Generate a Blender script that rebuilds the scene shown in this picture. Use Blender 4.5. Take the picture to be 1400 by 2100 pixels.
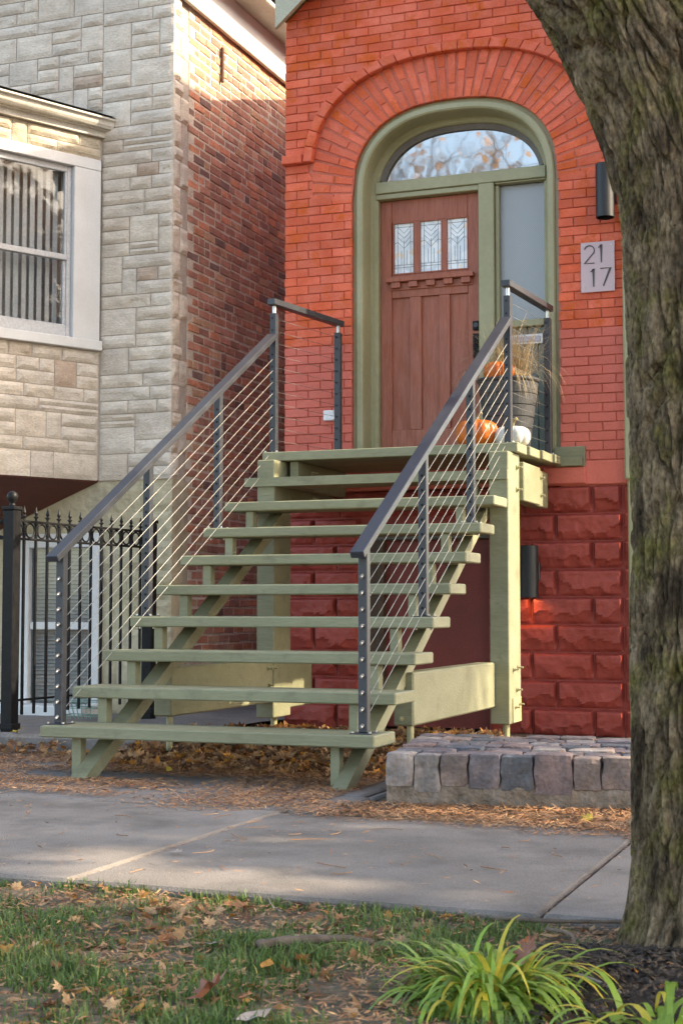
import bpy, bmesh, math, random
from mathutils import Vector, Matrix, noise

for o in list(bpy.data.objects):
    bpy.data.objects.remove(o)
scene = bpy.context.scene
C = scene.collection
rnd = random.Random(11)
rad = math.radians

# ------------------------------------------------------------------ camera
cd = bpy.data.cameras.new('camera')
cam = bpy.data.objects.new('camera', cd)
C.objects.link(cam)
cam.location = (4.5115, -7.1568, 0.9184)
cam.rotation_euler = (rad(90) + 0.0648, 0, 0.3653)
cd.sensor_fit = 'VERTICAL'
cd.sensor_height = 36
cd.lens = 52.64
cd.clip_end = 500
cd.dof.use_dof = True
cd.dof.focus_distance = 9.6
cd.dof.aperture_fstop = 11.0
scene.camera = cam

# ------------------------------------------------------------------ sky, sun, exposure
SUN = Vector((1.0, 0.24, 0.74)).normalized()       # towards the sun
elev = math.asin(SUN.z)
azim = math.atan2(SUN.x, SUN.y)
w = bpy.data.worlds.new('World')
scene.world = w
w.use_nodes = True
nt = w.node_tree
bg = nt.nodes['Background']
sky = nt.nodes.new('ShaderNodeTexSky')
sky.sky_type = 'NISHITA'
sky.sun_disc = False
sky.sun_elevation = elev
sky.sun_rotation = azim
sky.air_density = 0.8
sky.ozone_density = 0.4
sky.dust_density = 2.0
tint = nt.nodes.new('ShaderNodeMixRGB')          # hazy autumn air: a slightly warmer sky all round
tint.blend_type = 'MULTIPLY'; tint.inputs[0].default_value = 1; tint.inputs[2].default_value = (1.08, 1.0, 0.84, 1)
nt.links.new(sky.outputs[0], tint.inputs[1])
nt.links.new(tint.outputs[0], bg.inputs[0])
bg.inputs[1].default_value = 0.15
sl = bpy.data.lights.new('sun', 'SUN')
sl.energy = 2.0
sl.angle = rad(0.8)
sl.color = (1.0, 0.86, 0.62)
so = bpy.data.objects.new('sun', sl)
C.objects.link(so)
so.rotation_euler = SUN.to_track_quat('Z', 'Y').to_euler()
so.location = (12, 3, 9)
scene.view_settings.view_transform = 'Standard'
scene.view_settings.look = 'None'
scene.view_settings.gamma = 1
scene.view_settings.exposure = 2.5

# ------------------------------------------------------------------ materials
def nodes(m):
    m.use_nodes = True
    t = m.node_tree
    return t, t.nodes['Principled BSDF'], t.nodes, t.links

def colr(n, stops):
    r = n.new('ShaderNodeValToRGB')
    e = r.color_ramp.elements
    while len(e) > 1:
        e.remove(e[-1])
    e[0].position, e[0].color = stops[0][0], (*stops[0][1], 1)
    for p, c in stops[1:]:
        k = e.new(p)
        k.color = (*c, 1)
    return r

def surf(name, a, b, scale=4.0, rough=0.6, var=0.0, varc=None, stain=None, stain_scale=3.0, stain_lo=0.55, stain_hi=0.7,
         stretch=(1, 1, 1), bump=0.3, bump_scale=60.0, fine=0.12, spec=0.4, metal=0.0, ramp=(0.35, 0.65), bdist=0.01, detail=4.0,
         transl=None, coat=0.0, fine_scale=None):
    """general painted / mineral surface: two tones by noise, piece-to-piece variation, stains, fine grain and bump"""
    m = bpy.data.materials.new(name)
    t, p, n, l = nodes(m)
    geo = n.new('ShaderNodeNewGeometry')
    mp = n.new('ShaderNodeMapping')
    mp.inputs['Scale'].default_value = stretch
    l.new(geo.outputs['Position'], mp.inputs['Vector'])
    n1 = n.new('ShaderNodeTexNoise')
    n1.inputs['Scale'].default_value = scale
    n1.inputs['Detail'].default_value = detail
    l.new(mp.outputs[0], n1.inputs['Vector'])
    r1 = colr(n, [(ramp[0], a), (ramp[1], b)])
    l.new(n1.outputs['Fac'], r1.inputs[0])
    col = r1.outputs[0]
    if var > 0 or varc:
        oi = n.new('ShaderNodeObjectInfo')
        ad = n.new('ShaderNodeMath'); ad.operation = 'ADD'
        l.new(oi.outputs['Random'], ad.inputs[0]); l.new(geo.outputs['Random Per Island'], ad.inputs[1])
        fr = n.new('ShaderNodeMath'); fr.operation = 'FRACT'
        l.new(ad.outputs[0], fr.inputs[0])
        if varc:
            rv = colr(n, varc)
            rv.color_ramp.interpolation = 'CONSTANT' if len(varc) > 3 else 'LINEAR'
            l.new(fr.outputs[0], rv.inputs[0])
            mx = n.new('ShaderNodeMixRGB'); mx.blend_type = 'MULTIPLY'; mx.inputs[0].default_value = 1
            l.new(col, mx.inputs[1]); l.new(rv.outputs[0], mx.inputs[2])
            col = mx.outputs[0]
        if var > 0:
            ml = n.new('ShaderNodeMath'); ml.operation = 'MULTIPLY'; ml.inputs[1].default_value = 7.31
            f2 = n.new('ShaderNodeMath'); f2.operation = 'FRACT'
            l.new(fr.outputs[0], ml.inputs[0]); l.new(ml.outputs[0], f2.inputs[0])
            mr = n.new('ShaderNodeMapRange')
            mr.inputs['To Min'].default_value = 1 - var; mr.inputs['To Max'].default_value = 1 + var
            l.new(f2.outputs[0], mr.inputs['Value'])
            hv = n.new('ShaderNodeHueSaturation')
            l.new(mr.outputs[0], hv.inputs['Value']); l.new(col, hv.inputs['Color'])
            col = hv.outputs[0]
    if stain:
        n2 = n.new('ShaderNodeTexNoise')
        n2.inputs['Scale'].default_value = stain_scale
        n2.inputs['Detail'].default_value = 6
        n2.inputs['Roughness'].default_value = 0.65
        l.new(geo.outputs['Position'], n2.inputs['Vector'])
        mr = n.new('ShaderNodeMapRange')
        mr.inputs['From Min'].default_value = stain_lo; mr.inputs['From Max'].default_value = stain_hi
        l.new(n2.outputs['Fac'], mr.inputs['Value'])
        mx = n.new('ShaderNodeMixRGB')
        l.new(mr.outputs[0], mx.inputs[0]); l.new(col, mx.inputs[1]); mx.inputs[2].default_value = (*stain, 1)
        col = mx.outputs[0]
    nf = n.new('ShaderNodeTexNoise')
    nf.inputs['Scale'].default_value = fine_scale or bump_scale
    nf.inputs['Detail'].default_value = 3
    l.new(mp.outputs[0], nf.inputs['Vector'])
    mr = n.new('ShaderNodeMapRange')
    mr.inputs['From Min'].default_value = 0.3; mr.inputs['From Max'].default_value = 0.7
    mr.inputs['To Min'].default_value = 1 - fine; mr.inputs['To Max'].default_value = 1 + fine
    l.new(nf.outputs['Fac'], mr.inputs['Value'])
    hv = n.new('ShaderNodeHueSaturation')
    l.new(mr.outputs[0], hv.inputs['Value']); l.new(col, hv.inputs['Color'])
    l.new(hv.outputs[0], p.inputs['Base Color'])
    rr = n.new('ShaderNodeMapRange')
    rr.inputs['To Min'].default_value = max(0.02, rough - 0.12); rr.inputs['To Max'].default_value = min(1, rough + 0.12)
    l.new(n1.outputs['Fac'], rr.inputs['Value']); l.new(rr.outputs[0], p.inputs['Roughness'])
    p.inputs['Specular IOR Level'].default_value = spec
    p.inputs['Metallic'].default_value = metal
    p.inputs['Coat Weight'].default_value = coat
    if bump > 0:
        bp = n.new('ShaderNodeBump')
        bp.inputs['Strength'].default_value = bump
        bp.inputs['Distance'].default_value = bdist
        nb = n.new('ShaderNodeTexNoise')
        nb.inputs['Scale'].default_value = bump_scale
        nb.inputs['Detail'].default_value = 6
        l.new(mp.outputs[0], nb.inputs['Vector'])
        l.new(nb.outputs['Fac'], bp.inputs['Height'])
        l.new(bp.outputs[0], p.inputs['Normal'])
    if transl:
        tr = n.new('ShaderNodeBsdfTranslucent')
        l.new(hv.outputs[0], tr.inputs[0])
        ms = n.new('ShaderNodeMixShader'); ms.inputs[0].default_value = transl
        l.new(p.outputs[0], ms.inputs[1]); l.new(tr.outputs[0], ms.inputs[2])
        l.new(ms.outputs[0], n['Material Output'].inputs[0])
    return m

def glassy(name, refl=0.3, tint=(0.5, 0.52, 0.55), wave=0.02, wscale=6, rough=0.0):
    """old window glass: clear with a strong reflection, slightly wavy"""
    m = bpy.data.materials.new(name)
    t, p, n, l = nodes(m)
    n.remove(p)
    tr = n.new('ShaderNodeBsdfTransparent'); tr.inputs[0].default_value = (*tint, 1)
    gl = n.new('ShaderNodeBsdfGlossy'); gl.inputs['Roughness'].default_value = rough
    gl.inputs[0].default_value = (1, 0.97, 0.93, 1)
    geo = n.new('ShaderNodeNewGeometry')
    nz = n.new('ShaderNodeTexNoise'); nz.inputs['Scale'].default_value = wscale
    l.new(geo.outputs['Position'], nz.inputs['Vector'])
    bp = n.new('ShaderNodeBump'); bp.inputs['Strength'].default_value = wave; bp.inputs['Distance'].default_value = 0.1
    l.new(nz.outputs['Fac'], bp.inputs['Height']); l.new(bp.outputs[0], gl.inputs['Normal'])
    ms = n.new('ShaderNodeMixShader'); ms.inputs[0].default_value = refl
    l.new(tr.outputs[0], ms.inputs[1]); l.new(gl.outputs[0], ms.inputs[2])
    l.new(ms.outputs[0], n['Material Output'].inputs[0])
    return m

M = {}
RED_VAR = [(0.0, (1, 1, 1)), (0.5, (0.93, 0.96, 1.0)), (1.0, (1.0, 0.9, 0.75))]
M['brick_up'] = surf('painted_brick_upper', (0.61, 0.118, 0.06), (0.69, 0.168, 0.102), scale=5, rough=0.7, spec=0.12, var=0.13, varc=RED_VAR,
                     stain=(0.56, 0.105, 0.024), stain_scale=7, stain_lo=0.52, stain_hi=0.66, bump=0.35, bump_scale=70, fine=0.1)
M['brick_lo'] = surf('painted_brick_lower', (0.54, 0.135, 0.098), (0.6, 0.16, 0.12), scale=3, rough=0.62, spec=0.15, var=0.05, bump=0.2, bump_scale=60, fine=0.06)
M['mortar_red'] = surf('painted_mortar', (0.44, 0.115, 0.072), (0.52, 0.145, 0.095), scale=9, rough=0.8, bump=0.5, bump_scale=90)
M['stone_red'] = surf('painted_stone', (0.26, 0.045, 0.033), (0.32, 0.064, 0.05), scale=2.5, rough=0.45, spec=0.25, var=0.07, bump=0.4, bump_scale=22, fine=0.08, bdist=0.02)
M['panel_red'] = surf('maroon_panel', (0.15, 0.028, 0.022), (0.19, 0.036, 0.03), scale=3, rough=0.5, bump=0.05)
M['sage'] = surf('sage_paint', (0.2, 0.198, 0.12), (0.243, 0.24, 0.154), scale=2.2, rough=0.5, spec=0.3, var=0.05, bump=0.25, bump_scale=30, fine=0.07, stretch=(0.5, 2.5, 2.5),
                 stain=(0.15, 0.14, 0.09), stain_scale=7, stain_lo=0.54, stain_hi=0.8)
M['sage_trim'] = surf('sage_trim_paint', (0.285, 0.268, 0.15), (0.33, 0.312, 0.188), scale=2.2, rough=0.42, bump=0.1, bump_scale=30, fine=0.05)
M['pale_trim'] = surf('pale_bargeboard', (0.36, 0.35, 0.26), (0.42, 0.41, 0.31), scale=3, rough=0.5, bump=0.1)
M['door'] = surf('mahogany', (0.28, 0.086, 0.05), (0.36, 0.122, 0.076), scale=7, rough=0.45, spec=0.25, stretch=(9, 9, 0.7), bump=0.15, bump_scale=30, fine=0.14, coat=0.1)
M['metal'] = surf('grey_powder_coat', (0.026, 0.028, 0.036), (0.033, 0.036, 0.046), scale=8, rough=0.42, bump=0.03, spec=0.5, fine=0.05)
M['dark'] = surf('black_metal', (0.006, 0.006, 0.007), (0.011, 0.011, 0.012), scale=20, rough=0.5, spec=0.2, bump=0.05)
M['lampb'] = surf('lamp_black', (0.012, 0.013, 0.016), (0.017, 0.018, 0.022), scale=8, rough=0.45, bump=0.02)
M['steel'] = surf('stainless', (0.42, 0.41, 0.39), (0.5, 0.49, 0.47), scale=30, rough=0.32, metal=0.75, bump=0.0)
M['cable'] = surf('steel_cable', (0.32, 0.308, 0.28), (0.39, 0.375, 0.34), scale=30, rough=0.42, metal=0.3, bump=0.0)
ST_VAR = [(0.0, (1, 1, 1)), (0.2, (0.96, 0.955, 0.95)), (0.45, (1.04, 1.03, 1.01)), (0.7, (0.98, 0.96, 0.93)), (0.93, (0.9, 0.86, 0.82)), (0.975, (0.78, 0.68, 0.62))]
M['stone'] = surf('grey_stone', (0.5, 0.432, 0.36), (0.63, 0.558, 0.475), scale=6, rough=0.85, var=0.035, varc=ST_VAR, bump=0.7, bump_scale=45, fine=0.12,
                  stretch=(1, 1, 2.2), stain=(0.36, 0.31, 0.25), stain_scale=9, stain_lo=0.62, stain_hi=0.75)
M['stone_tan'] = surf('tan_stone', (0.40, 0.33, 0.23), (0.52, 0.45, 0.35), scale=5, rough=0.85, var=0.08, bump=0.7, bump_scale=45, fine=0.12, stretch=(1, 1, 2.2),
                      stain=(0.34, 0.22, 0.1), stain_scale=5, stain_lo=0.58, stain_hi=0.75)
M['mortar_stone'] = surf('stone_mortar', (0.38, 0.325, 0.27), (0.46, 0.4, 0.34), scale=12, rough=0.9, bump=0.5, bump_scale=80)
BR_VAR = [(0.0, (1, 1, 1)), (0.28, (0.8, 0.78, 0.8)), (0.5, (1.2, 1.05, 0.9)), (0.66, (0.92, 0.9, 0.9)), (0.8, (1.1, 1.35, 1.2)), (0.9, (0.42, 0.5, 0.6)), (0.95, (1.3, 1.2, 0.95))]
M['brick_old'] = surf('old_common_brick', (0.4, 0.185, 0.125), (0.54, 0.265, 0.18), scale=8, rough=0.85, var=0.16, varc=BR_VAR, bump=0.8, bump_scale=55, fine=0.2,
                      stain=(0.3, 0.235, 0.18), stain_scale=6, stain_lo=0.57, stain_hi=0.8)
M['mortar_old'] = surf('old_mortar', (0.56, 0.48, 0.38), (0.66, 0.58, 0.47), scale=8, rough=0.95, bump=0.8, bump_scale=60, fine=0.2)
M['white'] = surf('white_paint', (0.56, 0.55, 0.54), (0.63, 0.62, 0.61), scale=3, rough=0.45, bump=0.08, fine=0.03, stain=(0.5, 0.47, 0.42), stain_scale=7, stain_lo=0.68, stain_hi=0.85)
M['gutter'] = surf('cream_gutter', (0.44, 0.4, 0.33), (0.53, 0.495, 0.43), scale=4, rough=0.5, bump=0.1, stain=(0.2, 0.17, 0.13), stain_scale=12, stain_lo=0.63, stain_hi=0.75)
M['alu'] = surf('grey_aluminium', (0.4, 0.4, 0.41), (0.46, 0.46, 0.47), scale=5, rough=0.4, bump=0.02)
M['blind'] = surf('blind_slats', (0.36, 0.365, 0.37), (0.42, 0.42, 0.42), scale=3, rough=0.7, bump=0)
M['stucco'] = surf('cream_stucco', (0.42, 0.36, 0.235), (0.5, 0.44, 0.31), scale=2.5, rough=0.85, bump=0.8, bump_scale=14, fine=0.1, bdist=0.03,
                   stain=(0.3, 0.26, 0.2), stain_scale=3, stain_lo=0.55, stain_hi=0.75)
M['soffit'] = surf('red_soffit_boards', (0.085, 0.022, 0.014), (0.12, 0.032, 0.02), scale=4, rough=0.6, bump=0.1)
M['shingle'] = surf('shingle', (0.035, 0.028, 0.03), (0.08, 0.06, 0.06), scale=40, rough=0.95, bump=0.5, bump_scale=120)
M['tan_paint'] = surf('tan_soffit', (0.3, 0.22, 0.12), (0.36, 0.27, 0.16), scale=3, rough=0.6, bump=0.05)
M['inside'] = surf('dim_interior', (0.26, 0.26, 0.265), (0.32, 0.32, 0.325), scale=2, rough=0.9, bump=0)
M['glass'] = glassy('window_glass', 0.045, (0.85, 0.87, 0.87), 0.01, 4, 0.03)
M['transom'] = glassy('transom_glass', 0.42, (0.3, 0.3, 0.32), 0.006, 4, 0.03)
M['concrete'] = surf('sidewalk_concrete', (0.178, 0.15, 0.129), (0.228, 0.196, 0.172), scale=1.6, rough=0.9, bump=0.6, bump_scale=170, fine=0.2, var=0.06,
                     stain=(0.125, 0.106, 0.092), stain_scale=2.6, stain_lo=0.45, stain_hi=0.68, detail=9)
M['oldcon'] = surf('old_concrete', (0.15, 0.135, 0.122), (0.21, 0.19, 0.175), scale=3, rough=0.95, bump=0.6, bump_scale=50, fine=0.2, var=0.08,
                   stain=(0.16, 0.11, 0.08), stain_scale=3, stain_lo=0.5, stain_hi=0.7)
M['soil'] = surf('soil', (0.07, 0.052, 0.038), (0.14, 0.1, 0.07), scale=9, rough=1, bump=1.0, bump_scale=40, fine=0.3, bdist=0.03)
M['mulch'] = surf('mulch_soil', (0.02, 0.016, 0.014), (0.05, 0.038, 0.03), scale=14, rough=1, bump=1.0, bump_scale=60, fine=0.35, bdist=0.03)
M['mulch_chip'] = surf('mulch_chips', (0.02, 0.015, 0.012), (0.07, 0.05, 0.035), scale=30, rough=1, var=0.4, bump=0.3, fine=0.2)
M['turf'] = surf('turf_soil', (0.09, 0.075, 0.045), (0.17, 0.13, 0.08), scale=6, rough=1, bump=1.0, bump_scale=50, fine=0.3, bdist=0.02)
M['asphalt'] = surf('asphalt', (0.11, 0.108, 0.105), (0.14, 0.138, 0.135), scale=20, rough=0.9, bump=0.3, bump_scale=200)
COB = [(0.0, (1, 0.95, 0.98)), (0.2, (0.85, 0.8, 0.86)), (0.36, (1.3, 1.12, 0.98)), (0.55, (0.5, 0.6, 0.72)), (0.7, (1.1, 0.9, 0.86)), (0.84, (1.65, 1.6, 1.45)), (0.93, (0.6, 0.68, 0.74))]
M['cobble'] = surf('cobble_granite', (0.1, 0.09, 0.092), (0.19, 0.16, 0.155), scale=9, rough=0.8, var=0.12, varc=COB, bump=0.8, bump_scale=50, fine=0.2,
                   stain=(0.37, 0.33, 0.29), stain_scale=9, stain_lo=0.6, stain_hi=0.75)
M['mortar_cob'] = surf('cobble_mortar', (0.14, 0.105, 0.075), (0.24, 0.19, 0.15), scale=10, rough=0.95, bump=1.0, bump_scale=35, fine=0.2, bdist=0.03)
LEAF_VAR = [(0.0, (1, 1, 1)), (0.15, (0.4, 0.32, 0.3)), (0.42, (1.15, 1.0, 0.75)), (0.6, (0.85, 0.62, 0.45)), (0.78, (1.3, 1.25, 1.1)), (0.9, (1.35, 0.95, 0.3))]
M['leaf'] = surf('dry_leaf', (0.28, 0.165, 0.085), (0.4, 0.27, 0.16), scale=12, rough=0.75, var=0.25, varc=LEAF_VAR, bump=0.2, bump_scale=60, transl=0.25)
M['needle'] = surf('leaf_straw', (0.3, 0.155, 0.07), (0.46, 0.28, 0.15), scale=5, rough=0.8, var=0.35, varc=[(0, (1, 1, 1)), (0.5, (0.75, 0.55, 0.45)), (1, (1.3, 1.25, 1.1))], bump=0)
M['leaf_orange'] = surf('orange_leaf', (0.5, 0.2, 0.03), (0.6, 0.28, 0.05), scale=12, rough=0.7, bump=0.2, transl=0.25)
M['leaf_yellow'] = surf('yellow_leaf', (0.5, 0.34, 0.04), (0.6, 0.42, 0.07), scale=12, rough=0.7, bump=0.2, transl=0.25)
M['leaf_pale'] = surf('pale_leaf', (0.25, 0.2, 0.165), (0.34, 0.285, 0.245), scale=12, rough=0.7, bump=0.2)
M['leaf_red'] = surf('russet_leaf', (0.17, 0.06, 0.03), (0.26, 0.11, 0.07), scale=12, rough=0.7, bump=0.2)
M['leaf_tree'] = surf('autumn_crown_leaf', (0.42, 0.2, 0.05), (0.52, 0.3, 0.1), scale=3, rough=0.7, var=0.2, bump=0, transl=0.35)
M['grass'] = surf('grass_blades', (0.07, 0.125, 0.026), (0.14, 0.2, 0.055), scale=2.5, rough=0.55, var=0.3, varc=[(0, (1, 1, 1)), (0.6, (1.0, 0.95, 0.8)), (0.82, (1.3, 1.1, 0.8)), (0.93, (2.9, 1.75, 2.2))], bump=0, transl=0.3)
M['lily'] = surf('lily_blades', (0.14, 0.235, 0.028), (0.26, 0.37, 0.055), scale=6, rough=0.42, var=0.25, bump=0, transl=0.3)
M['lily_y'] = surf('lily_yellow', (0.5, 0.42, 0.04), (0.58, 0.48, 0.07), scale=6, rough=0.45, var=0.15, bump=0, transl=0.3)
M['bark'] = surf('bark', (0.05, 0.034, 0.021), (0.23, 0.165, 0.1), scale=7, rough=0.95, spec=0.15, stretch=(1.5, 1.5, 0.8), bump=1.0, bump_scale=48, fine=0.5, bdist=0.02,
                 stain=(0.125, 0.105, 0.03), stain_scale=6, stain_lo=0.48, stain_hi=0.66, fine_scale=60)
M['twig'] = surf('twig_bark', (0.09, 0.062, 0.043), (0.15, 0.11, 0.08), scale=20, rough=0.9, bump=0.3)
M['pumpkin'] = surf('pumpkin_skin', (0.36, 0.075, 0.005), (0.46, 0.115, 0.009), scale=6, rough=0.35, bump=0.1, fine=0.06)
M['whitepump'] = surf('white_pumpkin', (0.42, 0.41, 0.385), (0.5, 0.49, 0.47), scale=6, rough=0.4, bump=0.08)
M['stem'] = surf('stem', (0.2, 0.15, 0.06), (0.28, 0.22, 0.1), scale=20, rough=0.8, bump=0.3)
M['planter'] = surf('planter_grey', (0.035, 0.036, 0.04), (0.05, 0.052, 0.056), scale=6, rough=0.6, bump=0.1)
M['straw'] = surf('dry_grass', (0.3, 0.225, 0.125), (0.46, 0.36, 0.22), scale=6, rough=0.8, var=0.25, bump=0, transl=0.2)
M['digits'] = surf('numeral_dark', (0.05, 0.035, 0.045), (0.06, 0.045, 0.055), scale=6, rough=0.4, bump=0)
M['plastic'] = surf('white_plastic', (0.72, 0.72, 0.74), (0.76, 0.76, 0.78), scale=6, rough=0.4, bump=0)
M['brass'] = surf('nickel', (0.5, 0.47, 0.48), (0.6, 0.56, 0.57), scale=10, rough=0.35, metal=0.5, bump=0)
M['lead'] = surf('lead_came', (0.1, 0.1, 0.1), (0.14, 0.14, 0.14), scale=10, rough=0.5, metal=0.3, bump=0)
M['green_wire'] = surf('green_wire', (0.2, 0.3, 0.25), (0.25, 0.36, 0.3), scale=10, rough=0.5, bump=0)
M['hedge'] = surf('evergreen_leaf', (0.035, 0.07, 0.02), (0.07, 0.12, 0.035), scale=3, rough=0.6, var=0.25, bump=0, transl=0.2)

# frosted acrylic plaque
m = M['acrylic'] = bpy.data.materials.new('frosted_acrylic')
t, p, n, l = nodes(m)
p.inputs['Base Color'].default_value = (0.6, 0.46, 0.48, 1)
p.inputs['Roughness'].default_value = 0.3
tr = n.new('ShaderNodeBsdfTransparent'); tr.inputs[0].default_value = (0.95, 0.85, 0.85, 1)
ms = n.new('ShaderNodeMixShader'); ms.inputs[0].default_value = 0.22
l.new(p.outputs[0], ms.inputs[1]); l.new(tr.outputs[0], ms.inputs[2]); l.new(ms.outputs[0], n['Material Output'].inputs[0])

# patterned privacy glass of the sidelight: fine diagonal reeds
m = M['reeded'] = bpy.data.materials.new('patterned_glass')
t, p, n, l = nodes(m)
p.inputs['Roughness'].default_value = 0.22
p.inputs['Specular IOR Level'].default_value = 0.9
geo = n.new('ShaderNodeNewGeometry')
outs = []
for ang in (0.75, -0.75):
    mp = n.new('ShaderNodeMapping'); mp.inputs['Rotation'].default_value = (0, ang, 0)
    l.new(geo.outputs['Position'], mp.inputs['Vector'])
    wv = n.new('ShaderNodeTexWave'); wv.inputs['Scale'].default_value = 30; wv.bands_direction = 'X'
    l.new(mp.outputs[0], wv.inputs['Vector']); outs.append(wv.outputs['Fac'])
mx = n.new('ShaderNodeMath'); mx.operation = 'MULTIPLY'
l.new(outs[0], mx.inputs[0]); l.new(outs[1], mx.inputs[1])
cr = colr(n, [(0.0, (0.24, 0.25, 0.265)), (1.0, (0.36, 0.37, 0.385))])
l.new(mx.outputs[0], cr.inputs[0]); l.new(cr.outputs[0], p.inputs['Base Color'])
bp = n.new('ShaderNodeBump'); bp.inputs['Strength'].default_value = 0.25; bp.inputs['Distance'].default_value = 0.004
l.new(mx.outputs[0], bp.inputs['Height']); l.new(bp.outputs[0], p.inputs['Normal'])

# bevelled leaded glass: pale, glossy, with small tint changes
m = M['leaded'] = bpy.data.materials.new('leaded_glass')
t, p, n, l = nodes(m)
geo = n.new('ShaderNodeNewGeometry')
oi = n.new('ShaderNodeTexVoronoi'); oi.inputs['Scale'].default_value = 22
l.new(geo.outputs['Position'], oi.inputs['Vector'])
cr = colr(n, [(0.0, (0.6, 0.65, 0.7)), (0.5, (0.78, 0.82, 0.85)), (0.85, (0.82, 0.84, 0.86)), (1.0, (0.8, 0.66, 0.5))])
sp = n.new('ShaderNodeSeparateColor')
l.new(oi.outputs['Color'], sp.inputs[0]); l.new(sp.outputs[0], cr.inputs[0]); l.new(cr.outputs[0], p.inputs['Base Color'])
p.inputs['Roughness'].default_value = 0.12
p.inputs['Specular IOR Level'].default_value = 0.9
bp = n.new('ShaderNodeBump'); bp.inputs['Strength'].default_value = 0.3; bp.inputs['Distance'].default_value = 0.01
l.new(sp.outputs[1], bp.inputs['Height']); l.new(bp.outputs[0], p.inputs['Normal'])

# ------------------------------------------------------------------ mesh helpers
class MB:
    def __init__(self):
        self.v = []
        self.f = []
    def add(self, vs, fs):
        b = len(self.v)
        self.v += [tuple(x) for x in vs]
        self.f += [tuple(b + i for i in q) for q in fs]
        return self
    def box(self, x0, x1, y0, y1, z0, z1):
        return self.add([(x, y, z) for x in (x0, x1) for y in (y0, y1) for z in (z0, z1)],
                        [(0, 1, 3, 2), (4, 6, 7, 5), (0, 4, 5, 1), (2, 3, 7, 6), (0, 2, 6, 4), (1, 5, 7, 3)])
    def cbox(self, x0, x1, y0, y1, z0, z1, c=0.006, M4=None):
        h = ((x1 - x0) / 2, (y1 - y0) / 2, (z1 - z0) / 2)
        ce = Vector(((x0 + x1) / 2, (y0 + y1) / 2, (z0 + z1) / 2))
        c = min(c, min(h) * 0.8)
        vs = []; ix = {}
        for sx in (-1, 1):
            for sy in (-1, 1):
                for sz in (-1, 1):
                    for a in range(3):
                        q = Vector((sx * (h[0] - c * (a != 0)), sy * (h[1] - c * (a != 1)), sz * (h[2] - c * (a != 2))))
                        ix[(sx, sy, sz, a)] = len(vs)
                        q = ce + q
                        vs.append(M4 @ q if M4 else q)
        fs = []
        for a in range(3):
            for s in (-1, 1):
                o = [k for k in range(3) if k != a]
                lst = []
                for u, w_ in ((-1, -1), (1, -1), (1, 1), (-1, 1)):
                    sg = [0, 0, 0]; sg[a] = s; sg[o[0]] = u; sg[o[1]] = w_
                    lst.append(ix[(*sg, a)])
                fs.append(lst)
        for a in range(3):                      # edges along axis a
            o = [k for k in range(3) if k != a]
            for u in (-1, 1):
                for w_ in (-1, 1):
                    s1 = [0, 0, 0]; s1[o[0]] = u; s1[o[1]] = w_
                    s2 = list(s1); s1[a] = -1; s2[a] = 1
                    fs.append([ix[(*s1, o[0])], ix[(*s2, o[0])], ix[(*s2, o[1])], ix[(*s1, o[1])]])
        for sx in (-1, 1):
            for sy in (-1, 1):
                for sz in (-1, 1):
                    fs.append([ix[(sx, sy, sz, a)] for a in range(3)])
        return self.add(vs, fs)
    def tube(self, path, r, n=8, cap=True, smooth_r=None):
        path = [Vector(q) for q in path]
        rs = r if isinstance(r, (list, tuple)) else [r] * len(path)
        vs, fs = [], []
        up = None
        for i, q in enumerate(path):
            d = (path[min(i + 1, len(path) - 1)] - path[max(i - 1, 0)]).normalized()
            if up is None:
                up = d.orthogonal().normalized()
            up = (up - d * up.dot(d))
            up = up.normalized() if up.length > 1e-6 else d.orthogonal().normalized()
            sd = d.cross(up)
            for k in range(n):
                a = 2 * math.pi * k / n
                vs.append(q + (up * math.cos(a) + sd * math.sin(a)) * rs[i])
        for i in range(len(path) - 1):
            for k in range(n):
                fs.append((i * n + k, i * n + (k + 1) % n, (i + 1) * n + (k + 1) % n, (i + 1) * n + k))
        if cap:
            fs.append(tuple(range(n - 1, -1, -1)))
            fs.append(tuple((len(path) - 1) * n + k for k in range(n)))
        return self.add(vs, fs)
    def prism(self, poly, lo, hi, ax):
        """poly of 2-D points extruded along axis ax (0,1,2); the other two axes in order"""
        vs = []
        for e in (lo, hi):
            for a, b in poly:
                q = [a, b]; q.insert(ax, e); vs.append(q)
        k = len(poly)
        fs = [tuple(range(k)), tuple(range(2 * k - 1, k - 1, -1))] + [(i, (i + 1) % k, k + (i + 1) % k, k + i) for i in range(k)]
        return self.add(vs, fs)
    def lathe(self, prof, cx, cy, n=24, ribs=0, rib=0.0):
        vs, fs = [], []
        for r, z in prof:
            for k in range(n):
                a = 2 * math.pi * k / n
                rr = r * (1 - rib * (0.5 + 0.5 * math.cos(a * ribs)) ** 3) if ribs else r
                vs.append((cx + rr * math.cos(a), cy + rr * math.sin(a), z))
        for i in range(len(prof) - 1):
            for k in range(n):
                fs.append((i * n + k, i * n + (k + 1) % n, (i + 1) * n + (k + 1) % n, (i + 1) * n + k))
        fs.append(tuple(range(n - 1, -1, -1))); fs.append(tuple((len(prof) - 1) * n + k for k in range(n)))
        return self.add(vs, fs)
    def mesh(self, name, mat, smooth=False, fix=True):
        me = bpy.data.meshes.new(name)
        me.from_pydata(self.v, [], self.f)
        if fix:
            bm = bmesh.new(); bm.from_mesh(me)
            bmesh.ops.recalc_face_normals(bm, faces=bm.faces)
            bm.to_mesh(me); bm.free()
        if smooth:
            me.polygons.foreach_set('use_smooth', [True] * len(me.polygons))
        me.materials.append(mat)
        return me
    def build(self, name, mat, parent=None, smooth=False, fix=True, **kw):
        return put(name, self.mesh(name, mat, smooth, fix), parent, **kw)

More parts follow.
